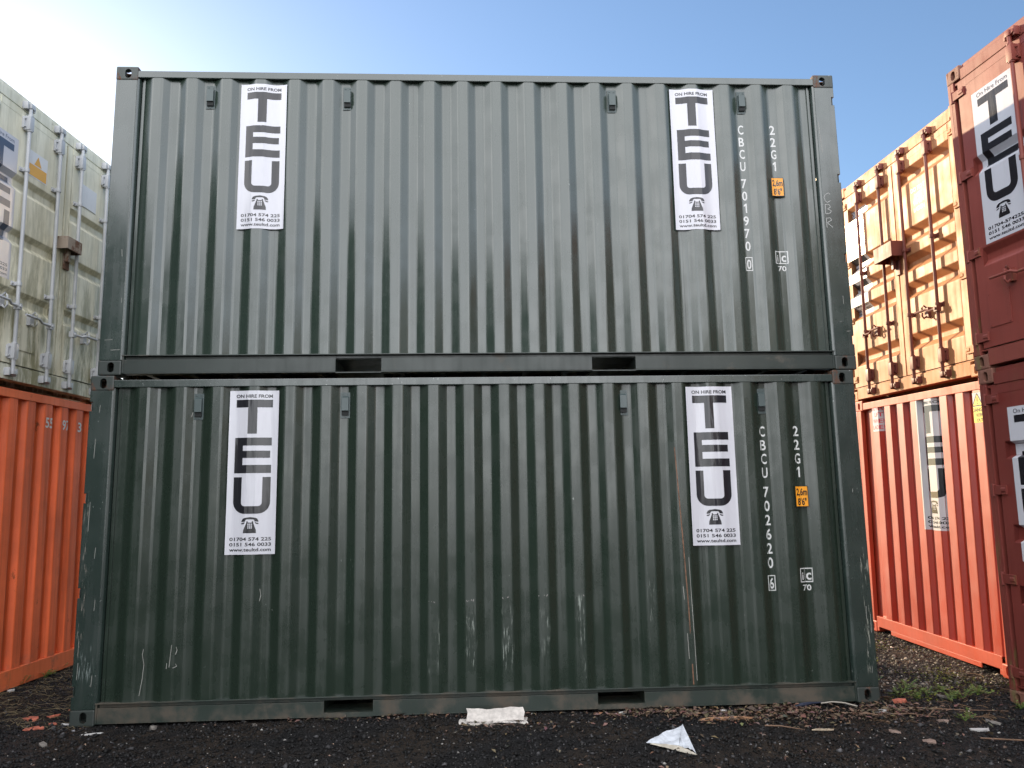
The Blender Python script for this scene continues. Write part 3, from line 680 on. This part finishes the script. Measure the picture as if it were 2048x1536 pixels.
# ------------------------------------------------------------------ near right stack (in the shade)
YW = .085
def near_loc(z): return (7.046+YW*W, -.045-W, z-.046-.01)
dm = dict(panel=M['d_panel'], frame=M['d_frame'], casting=M['d_cast'], rail=M['d_frame'])
em = dict(panel=M['e_panel'], frame=M['e_frame'], casting=M['d_cast'], rail=M['e_frame'])
nearlow = container("maroon container on the ground at the right edge, hire sticker folded over its ribs", near_loc(0), (.01, 0, YW), em, GRP, endA='door',
                    door=dict(recs=[(2.00, 1.87), (1.365, 1.235), (.91, .77), (.50, .36)], sl=.022, rods=(.45,), handles=((.45, .70, .42, 1),), guides=(.9, 1.6)))
nearup = container("dull red container with a big sticker, its top lit, at the right edge", near_loc(H), (.01, 0, YW), dm, GRP, endA='door',
                   door=dict(recs=[(1.73, 1.58), (.97, .82)], sl=.05, rods=(.45,), handles=((.45, .66, .42, 1),), guides=(.9, 1.5), plates={1: [(W-.455, W-.225, .315, .595)]}))
fn_ = end_fn(prof_of_z=DP[nearup.name])
put_sticker(nearup, .265, .985, .45, 1.275, fn_, vb=vbreaks(DP[nearup.name], 0, 2.44), old=True)
fn_ = end_fn(prof_of_z=DP[nearlow.name])
put_sticker(nearlow, .275, 1.095, .45, 1.165, fn_, vb=vbreaks(DP[nearlow.name], 0, 2.44), old=True)

# ------------------------------------------------------------------ the two rows go on along the yard (seen in the reflections)
def plain_container(label, loc, rotz, mp, mf):
    T = thing("shipping_container", label, "shipping container", loc, (0, 0, rotz), GRP)
    f = MB()
    for x in (0, L-.17):
        for y in (0, W-.16): f.box(x, x+.17, y, y+.16, 0, H)
    for y in (0, W-.06): f.box(.17, L-.17, y, y+.06, 2.49, 2.56); f.box(.17, L-.17, y+.004, y+.05, .012, .16)
    for x in (0, L-.06): f.box(x, x+.06, .16, W-.16, 2.48, 2.56); f.box(x, x+.06, .16, W-.16, .015, .17)
    f.build("frame", mf, T, .004)
    for y in (0, 1):
        p = side_profile(.293); k = len(p); MB().add([(a, b if y == 0 else W-b, z) for z in (.16, 2.49) for a, b in p], [(i, i+1, k+i+1, k+i) for i in range(k-1)]).build("side_panel", mp, T, recalc=False)
    for x in (0, 1):
        p = end_profile(.25, .27, 8, .11, .05, a=.16, b=W-.16); k = len(p); MB().add([(b if x == 0 else L-b, a, z) for z in (.17, 2.48) for a, b in p], [(i, i+1, k+i+1, k+i) for i in range(k-1)]).build("end_panel", mp, T, recalc=False)
    MB().box(.06, L-.06, .06, W-.06, 2.53, 2.555).build("roof_panel", mf, T)
    return T
M['x1'] = paint("grey_green_paint", (.040, .065, .045), .45, rust=.1); M['x2'] = paint("pinkish_grey_paint", (.30, .24, .22), .5, rust=.15); M['x3'] = paint("pale_grey_paint", (.30, .32, .36), .5, rust=.1)
for i in range(3):
    for lv in range(2):
        kk = ("first", "second", "third")[i]; ud = ("lower", "upper")[lv]; jr = (i+lv) % 2; mr = M[('x2', 'x3')[jr]]
        plain_container(f"{('pinkish grey', 'pale grey')[jr]} {ud} container of the right row, {kk} after the maroon one towards the camera", (7.35+.10*i, -5.15-2.62*i, -.06+lv*H), .03, mr, mr)
        plain_container(f"dark grey-green {ud} container of the left row, {kk} after the orange one towards the camera", (-1.2-.1*i, .02-2.62*i, lv*H+.03), math.pi-.05, M['x1'], M['x1'])

# ------------------------------------------------------------------ ground
def gz(x, y):
    x = np.asarray(x, float); y = np.asarray(y, float); z = np.zeros(np.broadcast(x, y).shape)
    rt = np.clip((x-5.9)/1.2, 0, 1); lf = np.clip((-x+.1)/.9, 0, 1)
    z = z+rt*(np.clip(y+.3, -.7, 12)*.036-.02)+lf*(np.clip(y+.2, 0, 12)*.020+.045)
    z = z+.010*np.sin(x*2.1+y*1.3)*np.sin(y*2.9-x*.7)+.006*np.sin(x*7.3+1)*np.sin(y*6.1+2)
    return z-.008
xs = np.concatenate([[-300, -120, -50, -25, -14, -9, -6, -4, -3], np.arange(-2.4, 9.01, .05), [10, 12, 15, 20, 30, 60, 140, 300]])
ys = np.concatenate([[-300, -120, -50, -25, -15, -11, -8, -6, -5, -4, -3], np.arange(-2.4, 4.6, .05), [5, 6, 8, 11, 16, 25, 50, 120, 300]])
X, Y = np.meshgrid(xs, ys); Z = gz(X, Y); Z += np.where((X > -2.4) & (X < 9) & (Y > -2.4) & (Y < 4.5), rng.normal(0, .0022, X.shape), 0)
mb = MB(); nx, ny = len(xs), len(ys)
mb.add(np.stack([X.ravel(), Y.ravel(), Z.ravel()], 1).tolist(), [(j*nx+i, j*nx+i+1, (j+1)*nx+i+1, (j+1)*nx+i) for j in range(ny-1) for i in range(nx-1)])
n = N("dark_chippings_ground"); o = n.map((1, 1, 1))
c = n.mix(n.ramp(n.noise(o, 90, 4, .7), .35, .75), (.004, .004, .005), (.022, .021, .022))
c = n.mix(n.ramp(n.noise(o, 1.1, 6, .6), .44, .60), c, (.026, .019, .014))
c = n.mix(n.ramp(n.noise(o, 240, 2), .72, .80), c, (.13, .125, .12))
n.set('Base Color', c); n.p.inputs['Roughness'].default_value = .8; n.p.inputs['Specular IOR Level'].default_value = .2
n.bump(n.math('ADD', n.noise(o, 70, 5, .7), n.noise(o, 170, 3)), .9, .012)
g = mb.build("ground", n.m, None, smooth=True, recalc=False); tag(g, kind='structure')

def region(k, dens_front=.78):
    out = []
    f = rng.random(k)
    a = np.stack([rng.uniform(-1.4, 7.6, k), -1.75+1.85*rng.random(k)], 1)
    b = np.stack([rng.uniform(-1.2, .15, k), rng.uniform(-.1, 2.6, k)], 1)
    c_ = np.stack([rng.uniform(5.95, 7.6, k), rng.uniform(-.2, 4.2, k)], 1)
    return np.where((f < dens_front)[:, None], a, np.where((f < dens_front+.09)[:, None], b, c_))
OCT_V = np.array([(1, 0, 0), (-1, 0, 0), (0, 1, 0), (0, -1, 0), (0, 0, 1), (0, 0, -1)], float)
OCT_F = np.array([(0, 2, 4), (2, 1, 4), (1, 3, 4), (3, 0, 4), (2, 0, 5), (1, 2, 5), (3, 1, 5), (0, 3, 5)])
def cloud_mesh(name, V, F, colors, mat, per):
    me = bpy.data.meshes.new(name); nv, nf = len(V), len(F); k = F.shape[1]
    me.vertices.add(nv); me.vertices.foreach_set("co", V.ravel()); me.loops.add(nf*k); me.loops.foreach_set("vertex_index", F.ravel().astype(np.int32))
    me.polygons.add(nf); me.polygons.foreach_set("loop_start", (np.arange(nf)*k).astype(np.int32)); me.polygons.foreach_set("loop_total", np.full(nf, k, np.int32))
    at = me.color_attributes.new("tint", 'FLOAT_COLOR', 'POINT'); cc = np.concatenate([np.repeat(colors, per, 0), np.ones((nv, 1))], 1); at.data.foreach_set("color", cc.ravel())
    me.update(); me.validate(); return link(name, me, mat)
def tint_mat(name, rough=.7, trans=0):
    n = N(name); a = n.t.nodes.new("ShaderNodeAttribute"); a.attribute_name = "tint"; n.set('Base Color', a.outputs['Color']); n.p.inputs['Roughness'].default_value = rough; n.p.inputs['Specular IOR Level'].default_value = .25
    return n.m
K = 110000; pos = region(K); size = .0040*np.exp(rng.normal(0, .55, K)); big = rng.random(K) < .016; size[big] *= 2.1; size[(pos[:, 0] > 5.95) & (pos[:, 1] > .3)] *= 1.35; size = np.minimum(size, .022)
ctr = np.stack([pos[:, 0], pos[:, 1], gz(pos[:, 0], pos[:, 1])+size*.35], 1)
sh = OCT_V[None]*rng.uniform(.55, 1.35, (K, 6, 1)); ang = rng.uniform(0, 6.283, K); ca, sa = np.cos(ang), np.sin(ang)
sh = sh*np.stack([np.ones(K)*1.25, np.ones(K), np.full(K, .75)], 1)[:, None]+rng.normal(0, .18, (K, 6, 3))
x2 = sh[..., 0]*ca[:, None]-sh[..., 1]*sa[:, None]; y2 = sh[..., 0]*sa[:, None]+sh[..., 1]*ca[:, None]
V = ctr[:, None]+np.stack([x2, y2, sh[..., 2]], 2)*size[:, None, None]
F = (OCT_F[None]+np.arange(K)[:, None, None]*6).reshape(-1, 3)
base = np.exp(rng.normal(math.log(.0070), .95, K))[:, None]*np.array([1.0, .98, 1.02]); lt = rng.random(K) < .012
base[lt] = rng.uniform(.10, .36, (lt.sum(), 1))*np.array([1, .96, .90]); br = rng.random(K) < .07; base[br] = base[br]*np.array([1.7, 1.2, .9])
sunny = (pos[:, 0] > 5.95) & (pos[:, 1] > .4); base[sunny] = np.exp(rng.normal(math.log(.075), .8, sunny.sum()))[:, None]*np.array([1.15, 1.0, .82])  # sunlight painted into the stone colour: paler, warmer stones along the right strip
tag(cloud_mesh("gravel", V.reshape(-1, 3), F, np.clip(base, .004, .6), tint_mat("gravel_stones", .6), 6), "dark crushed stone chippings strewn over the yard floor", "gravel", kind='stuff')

def leaves(name, pts, size, cols, label, cat, flat=.35, aspect=.5):
    k = len(pts); th = rng.uniform(0, 6.283, k); tl = rng.normal(0, flat, k); s = size*np.exp(rng.normal(0, .35, k))
    d = np.stack([np.cos(th), np.sin(th), tl], 1); d /= np.linalg.norm(d, axis=1)[:, None]
    sd = np.cross(d, np.stack([rng.normal(0, flat, k), rng.normal(0, flat, k), np.ones(k)], 1)); sd /= np.linalg.norm(sd, axis=1)[:, None]
    up = np.cross(sd, d); c0 = np.stack([pts[:, 0], pts[:, 1], gz(pts[:, 0], pts[:, 1])+s*.28+.002+rng.random(k)*.006], 1)
    a = aspect*rng.uniform(.6, 1.3, k)
    P = [c0-d*s[:, None]*.5, c0+sd*(s*a*.5)[:, None]+up*(s*.12)[:, None], c0+d*s[:, None]*.5, c0-sd*(s*a*.5)[:, None]+up*(s*.12)[:, None]]
    V = np.stack(P, 1).reshape(-1, 3); q = np.arange(k)[:, None]*4; F = np.concatenate([np.concatenate([q, q+1, q+2], 1), np.concatenate([q, q+2, q+3], 1)], 0)
    return tag(cloud_mesh(name, V, F, cols, tint_mat(name+"_surface", .75), 4), label, cat, kind='stuff')
def blob(cx, cy, sx, sy, k): return np.stack([rng.normal(cx, sx, k), rng.normal(cy, sy, k)], 1)
def browns(k, lo=.5, hi=1.5): return np.clip(np.array([.115, .078, .056])*rng.uniform(lo, hi, (k, 1))*(1+rng.normal(0, .12, (k, 3))), .01, .6)
pts = np.concatenate([blob(4.35, -.10, .28, .06, 520), blob(4.75, -.16, .2, .08, 160), blob(5.28, -.12, .16, .09, 560), blob(6.02, -.22, .2, .10, 430), blob(5.3, -.35, .4, .1, 150), blob(3.2, -.36, .35, .07, 90),
                      blob(2.6, -.05, .6, .03, 200), blob(4.9, -.30, .35, .10, 420), blob(5.75, -.32, .3, .12, 380), np.stack([rng.uniform(3, 7.2, 260), rng.uniform(-1.5, .2, 260)], 1)])
leaves("leaf_litter", pts, .030, browns(len(pts)), "brown dead leaf litter gathered along the foot of the green container", "leaf litter", .3)
def strands(name, pts, ln, cols, label, cat, lift=.014, width=.0013):
    k = len(pts); th = rng.uniform(0, 6.283, k); l = ln*np.exp(rng.normal(0, .5, k)); seg = 5; bend = rng.normal(0, .9, k); Vs = []
    for j in range(seg+1):
        t = j/seg; a = th+bend*t; x = pts[:, 0]+l*(t-.5)*np.cos(a); y = pts[:, 1]+l*(t-.5)*np.sin(a)
        z = gz(x, y)+.005+lift*rng.uniform(.2, 1, k)*math.sin(math.pi*t)
        nx, ny = -np.sin(a)*width, np.cos(a)*width
        Vs += [np.stack([x+nx, y+ny, z], 1), np.stack([x-nx, y-ny, z+.0015], 1)]
    V = np.stack(Vs, 1).reshape(-1, 3); per = 2*(seg+1); q = np.arange(k)[:, None]*per
    F = np.concatenate([np.concatenate([q+2*j, q+2*j+1, q+2*j+3, q+2*j+2], 1) for j in range(seg)], 0)
    return tag(cloud_mesh(name, V, F, cols, tint_mat(name+"_surface", .8), per), label, cat, kind='stuff')
k = 1500; pts = np.stack([rng.uniform(-1.1, .12, k), rng.uniform(-.1, 2.3, k)], 1)
strands("dry_grass", pts, .10, np.clip(np.array([.15, .12, .07])*rng.uniform(.2, 1.3, (k, 1)), .01, .5), "dry straw coloured grass stems lying on the gravel by the orange container", "dry grass")
k = 800; pts = np.stack([rng.uniform(5.7, 7.4, k), rng.uniform(-.6, 3.6, k)], 1)
strands("dead_stems", pts, .10, np.clip(np.array([.17, .105, .06])*rng.uniform(.3, 1.3, (k, 1)), .01, .5), "thin dead brown stems on the gravel by the red containers", "dead stems")
k = 9000; pts = np.stack([rng.uniform(6.05, 7.4, k), rng.uniform(.0, 3.2, k)], 1); dn = np.sin(pts[:, 0]*5+1)*np.sin(pts[:, 1]*4+2)+rng.normal(0, .5, k) > .35; pts = pts[dn]
leaves("moss", pts, .016, np.clip(np.array([.12, .13, .022])*rng.uniform(.3, 1.4, (len(pts), 1)), .005, .5), "patchy low green moss on the gravel between the containers", "moss", .5, .6)

# ------------------------------------------------------------------ single things lying on the ground
def Zg(x, y): return float(gz(x, y))
def sheet(name, grid, mat, th, label, cat, group=None):
    """thin sheet from a grid of points, given real thickness"""
    nu, nv = len(grid), len(grid[0]); mb = MB(); vs = [p for row in grid for p in row]; fs = [(i*nv+j, i*nv+j+1, (i+1)*nv+j+1, (i+1)*nv+j) for i in range(nu-1) for j in range(nv-1)]
    k = len(vs); vs2 = vs+[(x, y, z-th) for x, y, z in vs]; f2 = fs+[tuple(i+k for i in f[::-1]) for f in fs]
    rim = [i*nv for i in range(nu)]+[(nu-1)*nv+j for j in range(1, nv)]+[i*nv+nv-1 for i in range(nu-2, -1, -1)]+[j for j in range(nv-2, 0, -1)]
    f2 += [(a, b, b+k, a+k) for a, b in zip(rim, rim[1:]+rim[:1])]
    o = mb.add(vs2, f2).build(name, mat, None, smooth=True); return tag(o, label, cat, group)
M['paper'] = plain("weathered_paper", (.50, .465, .43), .7, .22, scale=20); M['paper_blue'] = plain("bluish_paper", (.50, .53, .58), .6, .22, scale=20); M['paper_cream'] = plain("cream_paper", (.46, .42, .35), .7, .2, scale=20)
M['ink'] = plain("paper_print", (.08, .08, .10), .7)
# folded sheet leaning at the foot of the lower green container
fp = thing("folded_paper", "folded off-white paper lying against the base of the lower green container", "paper", (3.08, -.17, Zg(3.08, -.17)))
def fold(x0, x1, prof, seed, mat, name, th=.004):
    r = random.Random(seed); rows = []
    for i in range(15):
        t = i/14; rows.append([(x0+(x1-x0)*t+.006*math.sin(y*70+seed), y+.006*math.sin(t*9+seed)+r.uniform(-.002, .002), z+.004*math.sin(t*7+seed*2)+.002*math.sin(t*23+y*60)+r.uniform(-.0012, .0012)) for (y, z, sk) in prof])
    nv = len(prof); mb = MB(); vs = [p for row in rows for p in row]; fs = [(i*nv+j, i*nv+j+1, (i+1)*nv+j+1, (i+1)*nv+j) for i in range(14) for j in range(nv-1)]
    k = len(vs); mb.add(vs+[(x, y+.001, z-th) for x, y, z in vs], fs+[tuple(q+k for q in f[::-1]) for f in fs]+[(j, j+1, j+1+k, j+k) for j in range(nv-1)]+[(14*nv+j, 14*nv+j+1, 14*nv+j+1+k, 14*nv+j+k) for j in range(nv-1)]+[(i*nv, (i+1)*nv, (i+1)*nv+k, i*nv+k) for i in range(14)]+[(i*nv+nv-1, (i+1)*nv+nv-1, (i+1)*nv+nv-1+k, i*nv+nv-1+k) for i in range(14)])
    return mb.build(name, mat, fp, smooth=False)
fold(-.19, .225, [(.10, .022, 0), (.065, .078, 0), (.045, .088, 0), (.012, .064, 0), (-.020, .040, 0), (-.05, .022, 0)], 1, M['paper'], "upper_fold")
fold(-.245, .25, [(.08, .014, 0), (.02, .020, 0), (-.05, .017, 0), (-.075, .012, 0)], 2, M['paper'], "lower_fold")
fold(-.23, .245, [(.06, .005, 0), (-.04, .006, 0), (-.088, .0035, 0)], 3, M['paper_cream'], "bottom_fold", .003)
mb = MB()
for i in range(9):
    xx = -.16+i*.043+random.uniform(-.01, .01); mb.box(xx, xx+random.uniform(.008, .03), -.0665, -.060, .0165, .0172+random.random()*.002)
mb.build("faded_print", M['ink'], fp)
# bent triangular sheet in front
c0 = Vector((4.21, -.93, 0)); a_, b_, d_ = Vector((4.042, -.905)), Vector((4.335, -.70)), Vector((4.30, -1.165))
tri = thing("crumpled_paper", "crumpled triangular white paper lying in front of the containers", "paper", (4.21, -.93, Zg(4.21, -.93)))
def tri_sheet(p, q, r, zf, mat, name, n_=9):
    mb = MB(); idx = {}; vs = []; fs = []
    for i in range(n_+1):
        for j in range(n_+1-i):
            P = p+(q-p)*(i/n_)+(r-p)*(j/n_); idx[i, j] = len(vs); vs.append((P.x-4.21, P.y+.93, zf(i/n_, j/n_)))
    for i in range(n_):
        for j in range(n_-i):
            fs.append((idx[i, j], idx[i+1, j], idx[i, j+1]))
            if i+j < n_-1: fs.append((idx[i+1, j], idx[i+1, j+1], idx[i, j+1]))
    k = len(vs); rim = [idx[i, 0] for i in range(n_+1)]+[idx[n_-j, j] for j in range(1, n_+1)]+[idx[0, j] for j in range(n_-1, 0, -1)]
    mb.add(vs+[(x, y, z-.0025) for x, y, z in vs], fs+[tuple(q_+k for q_ in f[::-1]) for f in fs]+[(a, b, b+k, a+k) for a, b in zip(rim, rim[1:]+rim[:1])])
    return mb.build(name, mat, tri, smooth=True)
mid = Vector((4.235, -.985))
cr = lambda i, j: .013*math.sin(i*8+j*5)+.008*math.sin(j*13-i*9)+.005*math.sin(i*21+j*17)
tri_sheet(a_, mid, b_, lambda i, j: .018+.055*j+cr(i, j)*min(1, 3*j)*(1-.5*j), M['paper_blue'], "bluish_side")
tri_sheet(b_, mid, d_+Vector((.0, .02)), lambda i, j: .073-.055*i-.06*j+.02*i*j+.8*cr(j, i)*(1-i)*i*3, M['paper_blue'], "right_side")
tri_sheet(a_+Vector((.02, -.02)), d_, mid+Vector((.01, .01)), lambda i, j: .015-.008*i+.003*j+.2*cr(i, j), M['paper_cream'], "cream_flap")
# splinter of timber
def lath(name, p, q, w_, h_, mat, label, cat, seed=0, group=None):
    r = random.Random(seed); p, q = Vector(p), Vector(q); d = q-p; s = Vector((-d.y, d.x)).normalized(); mb = MB(); n_ = 9; vs = []; fs = []
    for i in range(n_+1):
        t = i/n_; c = p+d*t; z = Zg(c.x, c.y)+.004; tap = .35+.65*min(1, 4*t+.2, 4*(1-t)+.3); ww = w_*tap*(1+r.uniform(-.15, .15)); hh = h_*tap
        for sx_, sz in ((-1, 0), (-1, 1), (-.2, 1.12), (1, .9), (1, 0)): vs.append((c.x+s.x*ww*sx_/2, c.y+s.y*ww*sx_/2, z+hh*sz))
    for i in range(n_):
        for k in range(5): fs.append((i*5+k, i*5+(k+1) % 5, (i+1)*5+(k+1) % 5, (i+1)*5+k))
    fs += [tuple(range(5))[::-1], tuple(range(n_*5, n_*5+5))]
    return tag(mb.add(vs, fs).build(name, mat, None), label, cat, group)
M['wood'] = plain("splintered_wood", (.36, .19, .10), .75, .35, scale=25); M['wood_pale'] = plain("pale_wood", (.45, .36, .26), .75, .3, scale=25)
lath("wood_strip", (4.55, -.345), (4.945, -.30), .045, .016, M['wood'], "splintered reddish wood strip on the leaf litter before the green container", "wood strip", 1)
lath("wood_splinter", (5.245, -.63), (5.385, -.66), .014, .01, M['wood_pale'], "small pale wood splinter on bare gravel below the white digits", "wood splinter", 2)
M['blue'] = plain("blue_webbing", (.014, .020, .042), .7)
mb = MB(); mb.tube([(5.36, -.035, Zg(5.36, -.03)+.012), (5.42, -.05, .014), (5.50, -.03, .02), (5.60, .0, .016)], [.004, .016, .010, .004], 8); tag(mb.build("blue_strap", M['blue'], None, smooth=True), "dark blue strap end poking out under the lower green container", "strap")
mb = MB(); mb.tube([(5.58, -.02, .014), (5.66, -.035, .026), (5.74, -.07, .024), (5.82, -.11, .006)], .0055, 8); tag(mb.build("grey_hose", plain("grey_hose_plastic", (.30, .27, .23), .6), None, smooth=True), "thin pale grey hose curving out from under the lower green container", "hose")
# twigs
M['twig'] = plain("twig_bark", (.16, .095, .06), .8, .3)
tw = [[(5.95, -.24), (6.2, -.22), (6.5, -.24), (6.85, -.32)], [(5.62, -.22), (5.8, -.32), (5.95, -.40)], [(5.9, -.33), (6.1, -.36), (6.25, -.42)], [(6.2, -.4), (6.3, -.3), (6.28, -.2)], [(4.95, -.55), (5.05, -.58), (5.2, -.62)], [(6.2, -1.0), (6.45, -1.03), (6.7, -1.0)], [(6.6, -1.08), (6.9, -1.15)]]
TL = ["long thin brown twig trailing right from the green container's corner", "short brown twig lying on leaf litter beside the hose", "curved brown twig in front of the green container's right corner", "short bent twig crossing the longest twig", "pale thin twig on gravel right of the crumpled paper", "thin twig on the open gravel at the lower right", "straight thin twig nearest the photo's lower right corner"]
for pts_, lb in zip(tw, TL):
    mb = MB(); mb.tube([(x, y, Zg(x, y)+.012+.008*math.sin(i*2)) for i, (x, y) in enumerate(pts_)], [.005]*(len(pts_)-1)+[.002], 6); tag(mb.build("twig", M['twig'], None, smooth=True), lb, "twig", "twigs on the gravel")
# broken brick pieces, white scraps and stones
def chunk(name, x, y, sx, sy, sz, mat, label, cat, group, seed, rot=0, lift=.25):
    r = random.Random(seed); bm = bmesh.new(); bmesh.ops.create_icosphere(bm, subdivisions=1, radius=1)
    for v in bm.verts:
        c = v.co; c *= r.uniform(.75, 1.2); v.co = Vector((max(-.8, min(.8, c.x))*sx, max(-.75, min(.75, c.y))*sy, max(-.6, min(.6, c.z))*sz))
    me = bpy.data.meshes.new(name); bm.to_mesh(me); bm.free(); o = link(name, me, mat); o.location = (x, y, Zg(x, y)+sz*lift+.002); o.rotation_euler = (r.uniform(-.2, .2), r.uniform(-.2, .2), rot); return tag(o, label, cat, group)
M['brick'] = plain("broken_brick", (.36, .10, .06), .85, .3, scale=30); M['scrap'] = plain("white_scrap", (.42, .41, .40), .7, .1); M['stone'] = plain("pale_stone", (.16, .145, .13), .85, .25, scale=30); M['stone_pink'] = plain("pinkish_stone", (.19, .135, .11), .85, .25, scale=30)
bricks = [(-.36, .20, .085, .05, .02, "largest flat orange brick piece left of the green container's corner"), (-.24, .28, .06, .035, .018, "narrow orange brick piece behind the largest one"), (-.17, .47, .07, .03, .018, "orange brick piece farthest back by the green container"), (-.22, -.05, .085, .04, .016, "flat orange brick piece nearest the green container's front corner"),
          (-.72, .02, .05, .03, .02, "orange brick chip at the photo's left edge"), (-.05, .22, .05, .04, .02, "reddish brick chip touching the green container's left side"), (-.14, .06, .04, .03, .018, "small brick chip in front of the green container's corner"), (-.10, .56, .05, .03, .02, "brick chip half hidden behind the green container's left edge")]
for i, (x, y, a, b, c, lb) in enumerate(bricks): chunk("brick_piece", x, y, a, b, c, M['brick'], lb, "brick piece", "broken brick pieces at the left", i+3, random.uniform(-.5, 1))
chunk("brick_piece", 6.20, -.02, .07, .045, .035, M['brick'], "dull red brick piece beside the green container's right corner", "brick piece", None, 33, .3)
scraps = [(.24, -.19, .11, .014, .010, "thin white scrap in front of the green container's left casting"), (-.63, -.16, .045, .03, .016, "white scrap on gravel near the photo's left edge"), (-.95, 1.0, .04, .03, .02, "white scrap beside the orange container's base"), (-.15, .86, .05, .03, .014, "white scrap among dry grass left of the green container"), (-.03, .06, .06, .02, .012, "white splinter touching the green container's left casting"),
          (4.03, -.03, .06, .02, .012, "white scrap below the right forklift pocket"), (4.80, -.10, .03, .03, .03, "white scrap beside the leaf pile under the green container's rail"), (6.35, -.76, .075, .035, .018, "large white scrap on the gravel at the lower right"), (5.92, -.24, .07, .03, .016, "white plastic scrap on the leaves by the right casting"), (-.62, -.35, .03, .02, .012, "small white scrap at the lower left corner of the photo")]
for i, (x, y, a, b, c, lb) in enumerate(scraps): chunk("white_scrap", x, y, a, b, c, M['scrap'], lb, "scrap", "white scraps on the gravel", i+50, random.uniform(-.4, .4))
stones = [(.62, -.045, .038, .03, .028, 'stone', "pale rounded stone against the left end of the green container's rail"), (6.24, -.52, .05, .035, .02, 'stone_pink', "pinkish flat stone right of the twigs"), (6.55, -.60, .06, .03, .022, 'stone', "grey flat stone near the small green sprig"), (5.74, -.80, .05, .03, .02, 'stone_pink', "pinkish stone on the open gravel before the right casting"), (5.83, -1.05, .05, .035, .02, 'stone_pink', "pinkish stone nearest the photo's bottom right"), (6.62, .12, .06, .03, .02, 'stone', "pale stone among the green weeds"), (1.35, -.06, .03, .02, .016, 'stone', "small pale stone at the rail near the left forklift pocket"), (.05, -.45, .05, .03, .02, 'stone', "grey stone on gravel below the green container's left casting")]
for i, (x, y, a, b, c, mt, lb) in enumerate(stones): chunk("stone", x, y, a, b, c, M[mt], lb, "stone", "larger stones on the gravel", i+80, random.uniform(-1, 1))
# little weeds
n = N("weed_leaf"); n.set('Base Color', n.mix(n.noise(n.map((1, 1, 1)), 40, 3), (.045, .085, .014), (.11, .17, .025))); n.p.inputs['Roughness'].default_value = .55; M['weed'] = n.m
def weed(x, y, s, label, seed):
    r = random.Random(seed); st = MB(); lf = MB()
    t = thing("weed", label, "weed", (x, y, Zg(x, y)), (0, 0, 0), "small green weeds in the gravel")
    for i in range(9):
        a = r.uniform(0, 6.28); l = s*r.uniform(.5, 1.1); el = r.uniform(.2, 1.1)
        tip = Vector((math.cos(a)*math.cos(el), math.sin(a)*math.cos(el), math.sin(el)))*l
        st.tube([(0, 0, 0), tuple(tip*.5+Vector((0, 0, .12*l))), tuple(tip)], [.0016, .0014, .0008], 5)
        for q in (.45, .65, .85, 1.0):
            c = tip*q+Vector((0, 0, .1*l*(1-q)))
            for sg in (-1, 1):
                aa = a+sg*r.uniform(.5, 1.2); ll = s*r.uniform(.18, .34); d = Vector((math.cos(aa), math.sin(aa), r.uniform(-.1, .5))).normalized(); sd = d.cross(Vector((0, 0, 1))).normalized()*ll*.32
                lf.add([c, c+d*ll*.5+sd, c+d*ll, c+d*ll*.5-sd+Vector((0, 0, ll*.1))], [(0, 1, 2, 3)])
    st.build("stem", M['weed'], t); lf.build("leaf_cluster", M['weed'], t, recalc=False)
WL = [(6.30, .20, .09, "small weed closest to the green container's right corner"), (6.42, .10, .08, "low weed second from the green corner, front row"), (6.40, .30, .08, "low weed behind the front row near the green corner"), (6.53, .18, .09, "bushy weed in the middle of the weed patch"), (6.62, .03, .09, "weed at the front of the patch before the pale stone"), (6.50, .42, .09, "weed at the back of the shaded patch"), (6.75, .06, .11, "tallest weed at the front of the patch"), (6.93, .16, .12, "bright bushy weed standing alone near the maroon container"), (6.73, .30, .08, "weed right behind the pale stone"), (6.38, .72, .08, "weed beside the green container's side in the shade"), (6.45, 1.75, .08, "sunlit weed far back beside the green container"), (6.75, 1.85, .07, "sunlit weed far back near the bright red container"), (6.40, -.52, .08, "small green sprig alone on the front gravel"), (7.0, -.25, .07, "weed in front of the maroon container's casting"), (7.08, -.42, .07, "weed at the photo's right edge")]
for i, (x, y, s, lb) in enumerate(WL): weed(x, y, s, lb, i)
WLL = [(-.95, 1.55, .10, "tuft of dry green weed at the foot of the orange container"), (-.99, 1.25, .09, "second tuft at the orange container's foot, nearer the camera"), (-.97, 1.85, .08, "tuft at the orange container's foot beside the green post")]
for i, (x, y, s, lb) in enumerate(WLL): weed(x, y, s, lb, 40+i)
bpy.data.materials.remove(M_DUMMY) if M_DUMMY.users == 0 else None
